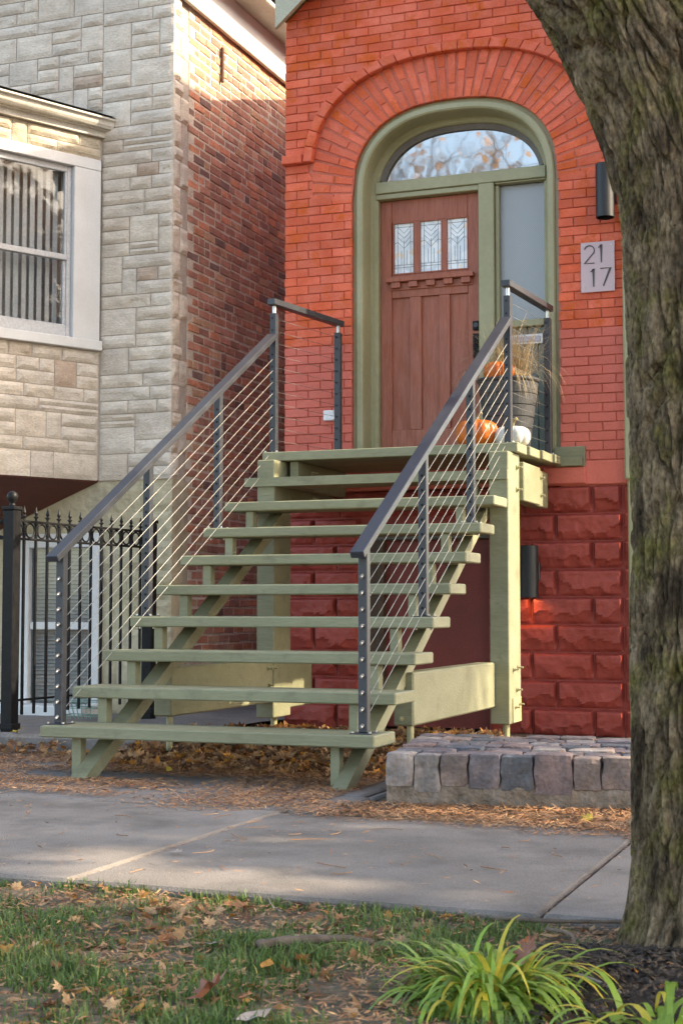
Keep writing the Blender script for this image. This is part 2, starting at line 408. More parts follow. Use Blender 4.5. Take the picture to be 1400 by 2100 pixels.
OFF = {}
def put(name, me, parent=None, loc=None, rot=None, scale=None, kind=None):
    o = bpy.data.objects.new(name, me)
    C.objects.link(o)
    if loc is not None: o.location = loc
    if rot is not None: o.rotation_euler = rot
    if scale is not None: o.scale = scale
    if parent is not None:
        o.parent = parent
        base = Vector((0, 0, 0)); q = parent
        while q is not None:
            if q.type == 'EMPTY' and q.parent is None:
                base = q.location.copy()
            q = q.parent
        # parts are written in world metres; parents of parts carry no transform of their own unless they are the root
        if parent.parent is None:
            o.matrix_parent_inverse = Matrix.Translation(-Vector(parent.location))
        else:
            o.matrix_parent_inverse = WM[parent.name].inverted()
    WM[o.name] = Matrix.LocRotScale(o.location, o.rotation_euler.to_quaternion(), o.scale)
    if kind: o['kind'] = kind
    return o
WM = {}

def thing(name, label, cat, loc=(0, 0, 0), group=None):
    o = bpy.data.objects.new(name, None)
    C.objects.link(o)
    o.empty_display_size = 0.1
    o.location = loc
    o['label'] = label; o['category'] = cat
    if group: o['group'] = group
    WM[o.name] = Matrix.Translation(Vector(loc))
    return o

def tag(o, label, cat, group=None):
    o['label'] = label; o['category'] = cat
    if group: o['group'] = group
    return o

def chunk(poly, yf, depth, c, ax='Y', mapf=None):
    """a brick or stone with a flat chamfered front: poly = 4+ points in the wall plane, counter-clockwise from outside"""
    cx = sum(q[0] for q in poly) / len(poly); cz = sum(q[1] for q in poly) / len(poly)
    k = len(poly)
    ins = []
    for i in range(k):
        a, b, d = Vector(poly[i - 1]), Vector(poly[i]), Vector(poly[(i + 1) % k])
        e1 = (a - b); e2 = (d - b)
        e1 = e1.normalized() if e1.length > 1e-6 else Vector((1, 0)); e2 = e2.normalized() if e2.length > 1e-6 else Vector((0, 1))
        s = max(0.35, abs(e1.x * e2.y - e1.y * e2.x))
        ins.append(b + (e1 + e2) * (c / s))
    vs = [(q[0], yf, q[1]) for q in ins] + [(q[0], yf + c, q[1]) for q in poly] + [(q[0], yf + depth, q[1]) for q in poly]
    fs = [tuple(range(k))]
    for r_ in (0, 1):
        fs += [(r_ * k + i, r_ * k + (i + 1) % k, (r_ + 1) * k + (i + 1) % k, (r_ + 1) * k + i) for i in range(k)]
    if mapf:
        vs = [mapf(*q) for q in vs]
    return vs, fs

def rockface(w_, h_, depth, relief, nx, nz, seed, flat=0.0, back=0.05):
    """split-faced stone, centred in x and z, front towards -Y; relief in metres"""
    vs, fs = [], []
    for j in range(nz + 1):
        for i in range(nx + 1):
            u, v = i / nx, j / nz
            x, z = (u - 0.5) * w_, (v - 0.5) * h_
            ed = min(u, 1 - u) * w_; ez = min(v, 1 - v) * h_
            e = min(1, min(ed, ez) / (0.02 + 0.1 * min(h_, w_)))
            q = Vector((x * 9 + seed * 3.7, z * 9 + seed * 1.3, seed))
            nn = noise.noise(q) * 0.6 + noise.noise(q * 2.7) * 0.4 + noise.noise(q * 6.1) * 0.3
            chip = max(0, noise.noise(Vector((x * 5 - seed, seed * 2.1, z * 6))) - 0.05) * (1 - v) * 2.2
            d = relief * e * (0.8 + 0.3 * nn - 1.3 * chip)
            if flat: d = relief * e * flat + d * (1 - flat)
            vs.append((x, -max(0.0, d), z))
    W = nx + 1
    for j in range(nz):
        for i in range(nx):
            fs.append((j * W + i, j * W + i + 1, (j + 1) * W + i + 1, (j + 1) * W + i))
    rim = [i for i in range(W)] + [j * W + nx for j in range(1, nz + 1)] + [nz * W + i for i in range(nx - 1, -1, -1)] + [j * W for j in range(nz - 1, 0, -1)]
    b = len(vs)
    for i in rim: vs.append((vs[i][0], back, vs[i][2]))
    k = len(rim)
    for i in range(k): fs.append((rim[i], b + i, b + (i + 1) % k, rim[(i + 1) % k]))
    return vs, fs

def chipped(w_, h_, relief, q_, back=.05):
    """rock-faced block: flat upper face, scalloped flakes struck off the lower edge and corners, narrow drafted margin"""
    nx, nz = max(6, int(w_ / .017)), 12
    sc = [(-w_ / 2 + q_.uniform(-.01, .02), -h_ / 2, q_.uniform(.07, .13)), (w_ / 2 - q_.uniform(-.01, .02), -h_ / 2, q_.uniform(.07, .13))]
    x = -w_ / 2 + q_.uniform(.06, .12)
    while x < w_ / 2 - .05:
        sc.append((x, -h_ / 2 - q_.uniform(0, .03), q_.uniform(.06, .125))); x += q_.uniform(.07, .16)
    sd = q_.uniform(0, 99)
    vs, fs = [], []
    for j in range(nz + 1):
        for i in range(nx + 1):
            x, z = (i / nx - .5) * w_, (j / nz - .5) * h_
            m_ = min(w_ / 2 - abs(x), h_ / 2 - abs(z))
            e = max(0, min(1, (m_ - .004) / .014))
            d = relief * (.9 + .25 * noise.noise(Vector((x * 5 + sd, z * 5, sd))) + .12 * noise.noise(Vector((x * 19, z * 19 + sd, sd))) + .5 * (z / h_) * .3)
            for cx, cz, r_ in sc:
                k_ = math.hypot(x - cx, (z - cz) * 1.15) / (r_ * (1 + .22 * noise.noise(Vector((x * 14, sd, cx * 9)))))
                if k_ < 1: d = min(d, relief * (.12 + .62 * k_ ** 1.6))
            vs.append((x, -d * e, z))
    W_ = nx + 1
    for j in range(nz):
        for i in range(nx): fs.append((j * W_ + i, j * W_ + i + 1, (j + 1) * W_ + i + 1, (j + 1) * W_ + i))
    rim = [i for i in range(W_)] + [j * W_ + nx for j in range(1, nz + 1)] + [nz * W_ + i for i in range(nx - 1, -1, -1)] + [j * W_ for j in range(nz - 1, 0, -1)]
    b = len(vs)
    for i in rim: vs.append((vs[i][0], back, vs[i][2]))
    k = len(rim)
    for i in range(k): fs.append((rim[i], b + i, b + (i + 1) % k, rim[(i + 1) % k]))
    return vs, fs

# ------------------------------------------------------------------ ground
def sheet(name, x0, x1, y0, y1, z, mat, nx=1, ny=1, amp=0.0, fr=2.0):
    b = MB()
    vs, fs = [], []
    for j in range(ny + 1):
        for i in range(nx + 1):
            x, y = x0 + (x1 - x0) * i / nx, y0 + (y1 - y0) * j / ny
            vs.append((x, y, z + amp * (noise.noise(Vector((x * fr, y * fr, 3))) + 0.4 * noise.noise(Vector((x * fr * 4, y * fr * 4, 7))))))
    for j in range(ny):
        for i in range(nx):
            a = j * (nx + 1) + i
            fs.append((a, a + 1, a + nx + 2, a + nx + 1))
    b.add(vs, fs)
    o = b.build(name, M[mat] if isinstance(mat, str) else mat, smooth=amp > 0, fix=False)
    o['kind'] = 'structure'
    return o

sheet('ground', -150, 150, -150, 150, -0.14, 'soil')
sheet('road', -150, 150, -17, -9.2, -0.13, 'asphalt')
lawn = sheet('lawn', -9, 13, -8.8, -2.6, -0.032, 'turf', 180, 60, 0.016, 2.2)
kb = MB(); kb.cbox(-60, 60, -9.2, -9.05, -0.135, -0.01, 0.02)
kb.build('kerb', M['oldcon'])['kind'] = 'structure'
yard = sheet('yard', -9, 13, -0.95, 12, -0.022, 'soil', 120, 70, 0.012, 2.0)
bed = MB()                                  # mulch ring round the street tree
vs, fs = [(4.02, -2.95, 0.03)], []
RN, TH = 26, 72
def bedr(a):
    return 0.98 - .72 * max(0, -math.cos(a)) + 0.14 * noise.noise(Vector((math.cos(a) * 1.5, math.sin(a) * 1.5, 9))) + (0.25 if math.sin(a) < 0 else -0.35 * max(0, math.sin(a)) ** 2 * 1.6)
for j in range(1, RN + 1):
    for k in range(TH):
        a = 2 * math.pi * k / TH
        r_ = bedr(a) * j / RN
        x, y = 4.02 + r_ * math.cos(a), -3.05 + r_ * math.sin(a) * 0.85
        y = min(y, -2.72)
        vs.append((x, y, -0.035 + 0.035 * (1 - (j / RN) ** 2) + 0.014 * noise.noise(Vector((x * 9, y * 9, 1)))))
for k in range(TH): fs.append((0, 1 + k, 1 + (k + 1) % TH))
for j in range(RN - 1):
    for k in range(TH):
        a, b2 = 1 + j * TH, 1 + (j + 1) * TH
        fs.append((a + k, b2 + k, b2 + (k + 1) % TH, a + (k + 1) % TH))
bed.add(vs, fs)
bed.build('mulch_bed', M['mulch'], smooth=True)['kind'] = 'structure'

# sidewalk: bedding and separate slabs
sw = MB(); sw.box(-9, 13, -2.62, -0.86, -0.12, -0.04)
walk = sw.build('sidewalk', M['soil']); walk['kind'] = 'structure'
xs = [1.795 + 1.635 * k for k in range(-6, 8)]
for i in range(len(xs) - 1):
    x0, x1 = xs[i], xs[i + 1]
    b = MB()
    tl = rnd.uniform(-0.004, 0.004)
    vs, fs = [], []
    g = 0.0065
    b.cbox(x0 + g, x1 - g, -2.655, -0.80 - 0.05 * (x0 > 1.7), -0.11, 0.0 + tl, 0.012)
    b.build('slab', M['concrete'], walk)
# older pavers between sidewalk and stair
op = MB(); op.box(-6, 2.05, -0.78, 1.3, -0.1, -0.045)
old = op.build('old_paving', M['soil']); old['kind'] = 'structure'
yy = -0.80
rr = random.Random(4)
for row, d in enumerate((0.62, 0.66, 0.72)):
    x = -4.2 + rr.uniform(0, .4)
    while x < 1.95:
        L = rr.uniform(0.55, 1.05)
        b = MB(); b.cbox(x + .012, min(x + L, 2.02) - .012, yy + .012, yy + d - .012, -0.09, -0.004 + rr.uniform(-.008, .006), 0.012)
        b.build('paver', M['oldcon'], old)
        x += L
    yy += d

# ------------------------------------------------------------------ red brick house
F = 3.96
red = thing('red_brick_house', 'narrow red painted brick house with arched green doorway and steep gable', 'house', (1.18, 4.2, 0))
AX, AZ = 1.187, 4.2
def sup(u, n_=2.5):
    return (1 - min(1, abs(u)) ** n_) ** (1 / n_)
def arch(a, b, s, z0=AZ, n_=2.5, cx=AX):
    """point of the arch curve, s from -1 (left spring) to 1 (right spring), close to equal arc length"""
    th = math.pi / 2 * (1 - s)
    c_, s_ = math.cos(th), math.sin(th)
    e = 2 / n_
    return (cx + a * math.copysign(abs(c_) ** e, c_), z0 + b * abs(s_) ** e)
def resample(a, b, z0, n_, count, legs=0.0):
    pts = [arch(a, b, -1 + 2 * i / 600, z0, n_) for i in range(601)]
    if legs: pts = [(AX - a, z0 - legs)] + pts + [(AX + a, z0 - legs)]
    L = [0]
    for q, r_ in zip(pts, pts[1:]): L.append(L[-1] + math.dist(q, r_))
    out = []; j = 0
    for i in range(count + 1):
        t = L[-1] * i / count
        while j < len(L) - 2 and L[j + 1] < t: j += 1
        f = (t - L[j]) / max(1e-9, L[j + 1] - L[j])
        out.append((pts[j][0] + (pts[j + 1][0] - pts[j][0]) * f, pts[j][1] + (pts[j + 1][1] - pts[j][1]) * f))
    return out
IA, IB = 0.842, 0.742                     # brick intrados
OA, OB, OZ, ON = 1.178, 0.90, 4.41, 2.42  # underside of the hood
HA, HB = 1.252, 0.972
XL, XR = -0.235, 2.60
PITCH = 0.86
def rake(z):                               # half width of the gable at height z
    return 1.4175 if z < 5.75 else max(0.0, 1.4175 - (z - 5.75) / PITCH)
# backing wall with the arched opening (mortar colour), then the hidden sides
b = MB()
for x0, x1 in ((XL + .006, AX - IA), (AX + IA, XR - .006)):
    b.box(x0, x1, F + .011, F + .3, 1.84, 4.2)
pts = [(AX - IA + 2 * IA * i / 60) for i in range(61)]
top = 5.75
for x0, x1 in zip(pts, pts[1:]):
    z0, z1 = AZ + IB * sup((x0 - AX) / IA), AZ + IB * sup((x1 - AX) / IA)
    b.add([(x0, F + .011, z0), (x1, F + .011, z1), (x1, F + .011, top), (x0, F + .011, top), (x0, F + .3, z0), (x1, F + .3, z1)], [(0, 1, 2, 3), (0, 4, 5, 1)])
for x0, x1 in ((XL + .006, AX - IA), (AX + IA, XR - .006)):
    b.box(x0, x1, F + .011, F + .3, 4.2, top)
b.add([(XL + .006, F + .011, top), (XR - .006, F + .011, top), (AX - .004, F + .011, top + 1.4175 * PITCH)], [(0, 1, 2)])
b.build('wall', M['mortar_red'], red)
b = MB()
b.box(XL, -0.1, F + .3, 11, 0, 5.75); b.box(2.46, XR, F + .3, 11, 0, 5.75); b.box(XL, XR, 10.9, 11.1, 0, 5.75)
b.build('side_wall', M['brick_lo'], red)

PU, PL = 'brick_up', 'brick_lo'
brick_cache = {}
def reg_brick(w_, h_, mat, seed):
    key = (round(w_, 3), round(h_, 3), mat, seed)
    if key not in brick_cache:
        q = random.Random(hash((key[0], key[1], seed)) & 0xffff)
        j = lambda: q.uniform(-.0025, .0025)
        vs, fs = chunk([(-w_ / 2 + j(), -h_ / 2 + j()), (w_ / 2 + j(), -h_ / 2 + j()), (w_ / 2 + j(), h_ / 2 + j()), (-w_ / 2 + j(), h_ / 2 + j())], 0, .06, .004)
        brick_cache[key] = MB().add(vs, fs).mesh('brick', M[mat])
    return brick_cache[key]
bricks = []            # (poly in wall plane, front y offset)
CH = 0.0716
JT = 0.006
z = 2.035
row = 0
zc = []
def hood_left(zv):     # |x - AX| of the hood band's middle at height zv
    if zv < OZ: return None
    k = (zv - OZ) / (OB + .035)
    return None if k >= 1 else (OA + .035) * (1 - k ** ON) ** (1 / ON)
def add_span(xa0, xa1, xb0, xb1, z0, z1, off):
    """course between left line (xa0 at z0, xa1 at z1) and right line; running bond on a fixed module"""
    mod = 0.207
    lo, hi = min(xa0, xa1), max(xb0, xb1)
    k = math.floor((lo - XL - off) / mod)
    x = XL + off + k * mod
    while x < hi:
        l0, l1 = max(x + JT / 2, xa0), max(x + JT / 2, xa1)
        r0, r1 = min(x + mod - JT / 2, xb0), min(x + mod - JT / 2, xb1)
        if max(r0 - l0, r1 - l1) > 0.03:
            r0, r1 = max(r0, l0 + .012), max(r1, l1 + .012)
            bricks.append([(l0, z0 + JT / 2), (r0, z0 + JT / 2), (r1, z1 - JT / 2), (l1, z1 - JT / 2)])
        x += mod
while z < 7.2:
    z0, z1 = z, z + CH
    off = (row % 2) * 0.1035 - .1035 * 0.0
    if z1 > 5.7:
        hw0, hw1 = rake(z0), rake(z1)
        if hw1 < .05: break
        add_span(AX - hw0, AX - hw1, AX + hw0, AX + hw1, z0, z1, off)
    else:
        a0, a1 = hood_left(z0), hood_left(z1)
        xl = XL + (0.012 if 4.55 < z0 < 4.62 else 0)
        if z1 <= OZ + .02:                       # straight jambs (ring bricks start at the spring line)
            if z0 < AZ - .01:
                add_span(XL, XL, AX - IA, AX - IA, z0, z1, off)
                add_span(AX + IA, AX + IA, XR, XR, z0, z1, off)
            else:
                add_span(XL, XL, AX - OA, AX - OA, z0, z1, off)
                add_span(AX + OA, AX + OA, XR, XR, z0, z1, off)
        elif a0 is None and z0 > OZ + OB:
            add_span(XL, XL, XR, XR, z0, z1, off)
        else:
            a0 = a0 if a0 is not None else OA; a1 = a1 if a1 is not None else 0.02
            add_span(XL, XL, AX - a0, AX - a1, z0, z1, off)
            add_span(AX + a0, AX + a1, XR, XR, z0, z1, off)
    row += 1
    z += CH
cnt = 0
rest = MB()
rj = random.Random(21)
for poly in bricks:
    (l0, z0), (r0, _), (r1, z1), (l1, _) = poly
    mat = PL if z1 < 3.075 else PU
    yf = F + rj.uniform(-.0025, .0025) + (rj.random() < .06) * .003
    visible = z0 < 6.05 and not (l0 > 2.3 and z0 > 4.6)
    if visible and cnt < 300:
        cnt += 1
        if abs(l0 - l1) < 1e-6 and abs(r0 - r1) < 1e-6 and r0 - l0 > .05:
            me = reg_brick(r0 - l0, z1 - z0, mat, rj.randrange(3))
            put('brick', me, red, loc=((l0 + r0) / 2, yf, (z0 + z1) / 2))
        else:
            vs, fs = chunk(poly, yf, .06, .004)
            MB().add(vs, fs).build('brick', M[mat], red)
    else:
        vs, fs = chunk(poly, yf, .06, .004)
        rest.add(vs, fs)
rest.build('upper_bricks', M[PU], red, kind='stuff')

# radial bricks of the arch
NV = 41
inn = resample(IA, IB, AZ, 2.5, NV, 0.0)
out = resample(OA + .03, OB + .03, AZ + .0, 2.55, NV, 0.0)
out = resample(OA + .02, OB + .21, AZ, 2.55, NV, 0.0)
for i in range(NV):
    g = .0075
    def mixp(a, b_, f): return (a[0] + (b_[0] - a[0]) * f, a[1] + (b_[1] - a[1]) * f)
    def shr(a, b_, d): 
        L = math.dist(a, b_); return mixp(a, b_, d / L), mixp(b_, a, d / L)
    i0, i1 = shr(inn[i], inn[i + 1], g); o0, o1 = shr(out[i], out[i + 1], g + .002 + .0035 * rj.random())
    cut = (0.64 if i % 2 else 0.36) + rj.uniform(-.06, .06)
    if abs(i - NV / 2) > NV * .44: cut = 0.5 + rj.uniform(-.1, .1)
    for f0, f1 in ((0.0, cut - .012), (cut + .012, 1.0)):
        poly = [mixp(i0, o0, f0), mixp(i0, o0, f1), mixp(i1, o1, f1), mixp(i1, o1, f0)]
        poly = [(q[0], q[1]) for q in poly]
        vs, fs = chunk(poly[::-1], F + .004 + rj.uniform(-.004, .003), .05, .004)
        MB().add(vs, fs).build('arch_brick', M[PU], red)
# projecting hood course with level returns
NH = 27
hi_ = resample(OA, OB, OZ, ON, NH, 0.0)
ho_ = resample(HA, HB, OZ, ON, NH, 0.0)
hi_ = [(x, zz) for x, zz in hi_]; 
for i in range(NH):
    if hi_[i][1] < 4.44 and hi_[i + 1][1] < 4.46: continue
    q = [hi_[i], ho_[i], ho_[i + 1], hi_[i + 1]]
    q = [(x, max(zz, 4.545)) for x, zz in q]
    if q[0][1] == q[3][1] == 4.545: continue
    f = lambda a, b_: (a[0] + (b_[0] - a[0]) * .02, a[1] + (b_[1] - a[1]) * .02)
    q = [f(q[0], q[3]), f(q[1], q[2]), f(q[2], q[1]), f(q[3], q[0])]
    vs, fs = chunk(q[::-1], F - .055, .1, .006)
    MB().add(vs, fs).build('hood_brick', M[PU], red)
for x0, x1 in ((XL - .01, AX - HA - .004),):
    vs, fs = chunk([(x0, 4.545), (x1, 4.545), (x1, 4.615), (x0, 4.615)], F - .055, .1, .006)
    MB().add(vs, fs).build('hood_brick', M[PU], red)
vs, fs = chunk([(AX + HA - .0, 4.545), (AX + HA + .075, 4.545), (AX + HA + .07, 4.6), (AX + HA - .0, 4.6)], F - .055, .1, .006)
MB().add(vs, fs).build('hood_brick', M[PU], red)

# rock-faced stone base
b = MB(); b.box(XL + .01, 0.42, F + .012, F + .3, 0, 1.84); b.box(1.47, XR - .01, F + .012, F + .3, 0, 1.84); b.box(0.42, 1.47, F + .012, F + .3, 1.5, 1.84)
b.build('base_wall', M['stone_red'], red)
SC = 0.2085
rs = random.Random(5)
for r_ in range(9):
    z0 = 1.848 - SC * (r_ + 1)
    rows = [[XL, 0.03, .42] if r_ % 2 else [XL, .22, .42],
            ([1.46, 1.80, 2.27, 2.495, XR] if r_ % 2 == 0 else [1.46, 1.99, 2.495, XR])]
    if z0 > 1.5: rows = [[XL, .25, .75, 1.25, 1.75, 2.27, 2.495, XR]]
    for edges in rows:
        for x0, x1 in zip(edges, edges[1:]):
            w_ = x1 - x0 - .012
            z0c = max(z0, -.03)
            h_ = z0 + SC - z0c - .012
            vs, fs = chipped(w_, h_, .05 if w_ > .15 else .03, rs)
            MB().add(vs, fs).build('stone_block', M['stone_red'], red, smooth=False, loc=((x0 + x1) / 2, F + .004, (z0c + z0 + SC) / 2))
# smooth watercourse above the stone
vs, fs = chunk([(XL - .004, 1.85), (XR, 1.85), (XR, 2.03), (XL - .004, 2.03)], F - .012, .06, .008)
MB().add(vs, fs).build('water_table', M['brick_lo'], red)
# area door below the landing
b = MB(); b.box(.60, 1.46, 4.05, 4.09, 0, 1.46); b.build('cellar_door', M['panel_red'], red)
b = MB(); b.cbox(.43, .60, 3.99, 4.1, 0, 1.5); b.build('cellar_jamb', surf('brown_jamb', (.05, .03, .018), (.08, .05, .03), rough=.7), red)
b = MB(); b.cbox(.42, 1.47, 3.97, 4.06, 1.462, 1.53); b.build('lintel', surf('steel_lintel', (.09, .085, .08), (.13, .12, .11), rough=.6), red)

# door frame: casing, reveal and inner rails
frame = MB()
NA = 72
def ring(a, b_, y, zl=2.06):
    cur = resample(a, b_, AZ, 2.5, NA, 0)
    return [(cur[0][0], y, zl)] + [(x, y, zz) for x, zz in cur] + [(cur[-1][0], y, zl)]
prof = [(.846, .748, 4.01), (.814, .717, 4.005), (.812, .715, 3.99), (.800, .703, 3.978), (.768, .668, 3.976), (.755, .655, 3.985), (.748, .648, 4.02), (.744, .644, 4.15), (.735, .635, 4.165), (.712, .612, 4.165), (.700, .600, 4.18), (.700, .600, 4.30)]
for (a0, b0, y0), (a1, b1, y1) in zip(prof, prof[1:]):
    r0, r1 = ring(a0, b0, y0), ring(a1, b1, y1)
    k = len(r0)
    frame.add(r0 + r1, [(i, i + 1, k + i + 1, k + i) for i in range(k - 1)])
casing = frame.build('door_frame', M['sage_trim'], red, smooth=False)
def sub(name, mat, parent, *boxes, c=.005, smooth=False):
    b_ = MB()
    for bx in boxes: b_.cbox(*bx, c)
    return b_.build(name, M[mat] if isinstance(mat, str) else mat, parent, smooth=smooth)
sub('transom_bar', 'sage_trim', casing, (.48, 1.89, 4.15, 4.27, 4.29, 4.385))
sub('transom_bead', 'sage_trim', casing, (.48, 1.345, 4.165, 4.25, 4.245, 4.288), (1.475, 1.89, 4.165, 4.25, 4.275, 4.288))
sub('mullion', 'sage_trim', casing, (1.345, 1.472, 4.15, 4.27, 2.13, 4.288))
sub('jamb', 'sage_trim', casing, (.475, .497, 4.18, 4.27, 2.13, 4.244))
sub('sidelight_rail', 'sage_trim', casing, (1.474, 1.89, 4.17, 4.26, 3.125, 3.178))
sub('sidelight_stile', 'sage_trim', casing, (1.474, 1.505, 4.185, 4.26, 3.18, 4.27), (1.868, 1.89, 4.185, 4.26, 3.18, 4.27))
b = MB(); b.box(1.506, 1.867, 4.235, 4.243, 3.179, 4.269); b.build('sidelight_pane', M['reeded'], casing)
for k in range(5):          # vertical boards below the sidelight
    x0 = 1.475 + .083 * k
    sub('board', surf('dark_sage_boards', (.12, .135, .115), (.15, .165, .14), rough=.5) if k == 0 else bpy.data.materials['dark_sage_boards'], casing, (x0 + .002, x0 + .081, 4.205, 4.25, 2.13, 3.122))
ml = sub('mail_slot', 'brass', casing, (1.555, 1.85, 4.188, 4.204, 2.985, 3.065), c=.004)
sub('flap', surf('mail_flap', (.33, .3, .33), (.4, .36, .4), rough=.35, metal=.3), casing, (1.575, 1.83, 4.178, 4.187, 3.002, 3.046), c=.003)
# transom glass
vs = [(x, 4.235, max(zz, 4.38)) for x, zz in resample(.695, .595, AZ, 2.5, 60, 0) if zz > 4.37]
b = MB(); b.add([(vs[0][0], 4.235, 4.384)] + vs + [(vs[-1][0], 4.235, 4.384)], [tuple(range(len(vs) + 2))])
b.build('transom_pane', M['transom'], casing)
b = MB()                    # dark muntin ring of the transom sash
r0 = [(x, zz) for x, zz in resample(.70, .60, AZ, 2.5, 60, 0) if zz > 4.38]
r1 = [(AX + (x - AX) * .945, AZ + (zz - AZ) * .93) for x, zz in r0]
k = len(r0)
b.add([(x, 4.20, zz) for x, zz in r0] + [(x, 4.215, max(zz, 4.385)) for x, zz in r1] + [(x, 4.233, max(zz, 4.385)) for x, zz in r1], [(i, i + 1, k + i + 1, k + i) for i in range(k - 1)] + [(k + i, k + i + 1, 2 * k + i + 1, 2 * k + i) for i in range(k - 1)])
b.build('transom_sash', surf('old_sash', (.1, .09, .08), (.15, .135, .12), rough=.5), casing)
b = MB()                    # dim hall behind the door and transom
b.box(.3, 2.1, 4.45, 4.47, 2.0, 5.2); b.box(.3, 2.1, 4.30, 4.47, 4.98, 5.0)
b.build('hall', M['inside'], red)
# sill and steps at the threshold
sub('threshold', 'sage', red, (.375, 2.0, 3.97, 4.3, 2.07, 2.125))
sub('sill', 'sage', red, (1.992, 2.222, 3.925, 3.985, 1.988, 2.14), c=.004)
sub('sill_nosing', 'sage', red, (2.012, 2.205, 3.888, 3.924, 1.99, 2.055), c=.004)
vs, fs = chunk([(1.9, 1.86), (2.225, 1.86), (2.225, 1.985), (1.9, 1.985)], F - .035, .05, .006)
MB().add(vs, fs).build('sill_stone', M['brick_lo'], red)

# the door
dy = 4.235
door = MB()
door.cbox(.498, 1.344, dy + .024, dy + .055, 2.13, 4.242, .003)
door = door.build('door', M['door'], red)
st = [(.498, .592), (1.235, 1.344)]
for x0, x1 in st: sub('stile', 'door', door, (x0, x1 - .001, dy, dy + .023, 2.13, 4.242), c=.003)
sub('rail', 'door', door, (.593, 1.234, dy, dy + .023, 4.06, 4.242), c=.003)
sub('rail', 'door', door, (.593, 1.234, dy, dy + .023, 3.44, 3.63), c=.003)
sub('rail', 'door', door, (.593, 1.234, dy, dy + .023, 2.13, 2.36), c=.003)
for x0, x1 in ((.742, .842), (.992, 1.082)): sub('muntin', 'door', door, (x0, x1, dy, dy + .023, 2.361, 3.439), c=.003)
for x0, x1 in ((.784, .83), (1.018, 1.057)): sub('muntin', 'door', door, (x0, x1, dy - .002, dy + .023, 3.631, 4.059), c=.003)
sub('shelf', 'door', door, (.556, 1.29, dy - .055, dy - .001, 3.562, 3.6), c=.004)
sub('shelf_backing', 'door', door, (.575, 1.275, dy - .012, dy - .001, 3.50, 3.56), c=.003)
for k in range(5):
    x0 = .60 + k * .147
    sub('dentil', 'door', door, (x0, x0 + .075, dy - .045, dy - .013, 3.515, 3.561), c=.003)
GX = ((.615, .776), (.838, 1.011), (1.063, 1.228))
for x0, x1 in GX:
    z0, z1 = 3.64, 4.05
    b = MB(); b.box(x0, x1, dy + .012, dy + .018, z0, z1)
    pane = b.build('pane', M['leaded'], door)
    cm = MB()
    w_ = x1 - x0; cx = (x0 + x1) / 2
    def came(*pp): cm.tube([(px, dy + .0115, pz) for px, pz in pp], .0021, 4)
    for f in (.16, .84): came((x0 + w_ * f, z0), (x0 + w_ * f, z1))
    for f in (.12, .17, .93): came((x0, z0 + .41 * f), (x1, z0 + .41 * f))
    came((cx, z0), (cx, z0 + .27))
    for f in (.36, .64): came((x0 + w_ * f, z0 + .41 * .17), (x0 + w_ * f, z0 + .41 * .46))
    for k in range(4):
        zz = z0 + .205 + .042 * k
        s_ = .34 * w_
        came((cx - s_, zz + .055), (cx, zz), (cx + s_, zz + .055))
    came((x0, z0 + .25), (cx - .34 * w_, z0 + .26)); came((x1, z0 + .25), (cx + .34 * w_, z0 + .26))
    cm.build('came', M['lead'], door, fix=False)
    sub('glazing_bead', 'door', door, (x0 - .012, x0 - .001, dy - .006, dy + .02, z0 - .01, z1 + .01), (x1 + .001, x1 + .012, dy - .006, dy + .02, z0 - .01, z1 + .01),
        (x0 - .001, x1 + .001, dy - .006, dy + .02, z1, z1 + .012), (x0 - .001, x1 + .001, dy - .006, dy + .02, z0 - .012, z0), c=.002)
sub('deadbolt', 'dark', door, (1.275, 1.333, dy - .018, dy - .001, 3.13, 3.205), c=.004)
b = MB(); b.tube([(1.304, dy - .035, 3.168), (1.304, dy - .018, 3.168)], .02, 14); b.build('deadbolt_rose', M['metal'], door)
hp = sub('handle_plate', 'dark', door, (1.275, 1.335, dy - .014, dy - .001, 2.915, 3.105), c=.004)
b = MB(); b.tube([(1.305, dy - .012, 3.03), (1.305, dy - .06, 3.035), (1.305, dy - .075, 3.0), (1.305, dy - .07, 2.86), (1.305, dy - .04, 2.80), (1.305, dy - .012, 2.805)], .0105, 8)
b.build('handle', M['dark'], door, smooth=True)

# gable trim, roof and downspout
def rakeboard(y0, y1, x_out, dz0, dz1, mat, name, sgn):
    pts_ = []
    for x, d in ((x_out, dz0), (0, dz0), (0, dz1), (x_out, dz1)):
        pts_.append((AX + sgn * x, 5.75 + (1.4175 - x) * PITCH + d))
    b_ = MB(); b_.prism(pts_, y0, y1, 1); return b_.build(name, M[mat], red)
for s_ in (-1, 1):
    rakeboard(3.72, 3.76, 1.41, -.14, .222, 'pale_trim', 'bargeboard', s_)
    rakeboard(3.70, 11.2, 1.50, .225, .27, 'shingle', 'roof', s_)
    rakeboard(3.762, F + .3, 1.43, .02, .06, 'tan_paint', 'soffit', s_)
b = MB(); b.prism([(4.85, 5.6), (4.85, 6.2), (7.6, 7.1), (10.6, 6.2), (10.6, 5.6)], -.20, 1.1, 0); b.build('shadow_gable', M['brick_lo'], red)  # unseen gable, added so the shadow on the neighbour's brick rises with depth
b = MB(); b.cbox(2.528, 2.60, 3.86, 3.945, 1.872, 5.72, .012); b.build('downspout', M['sage_trim'], red)
b = MB(); b.cbox(2.545, 2.60, 3.875, 3.94, 0.02, 1.87, .01); b.build('downspout_boot', M['sage_trim'], red)

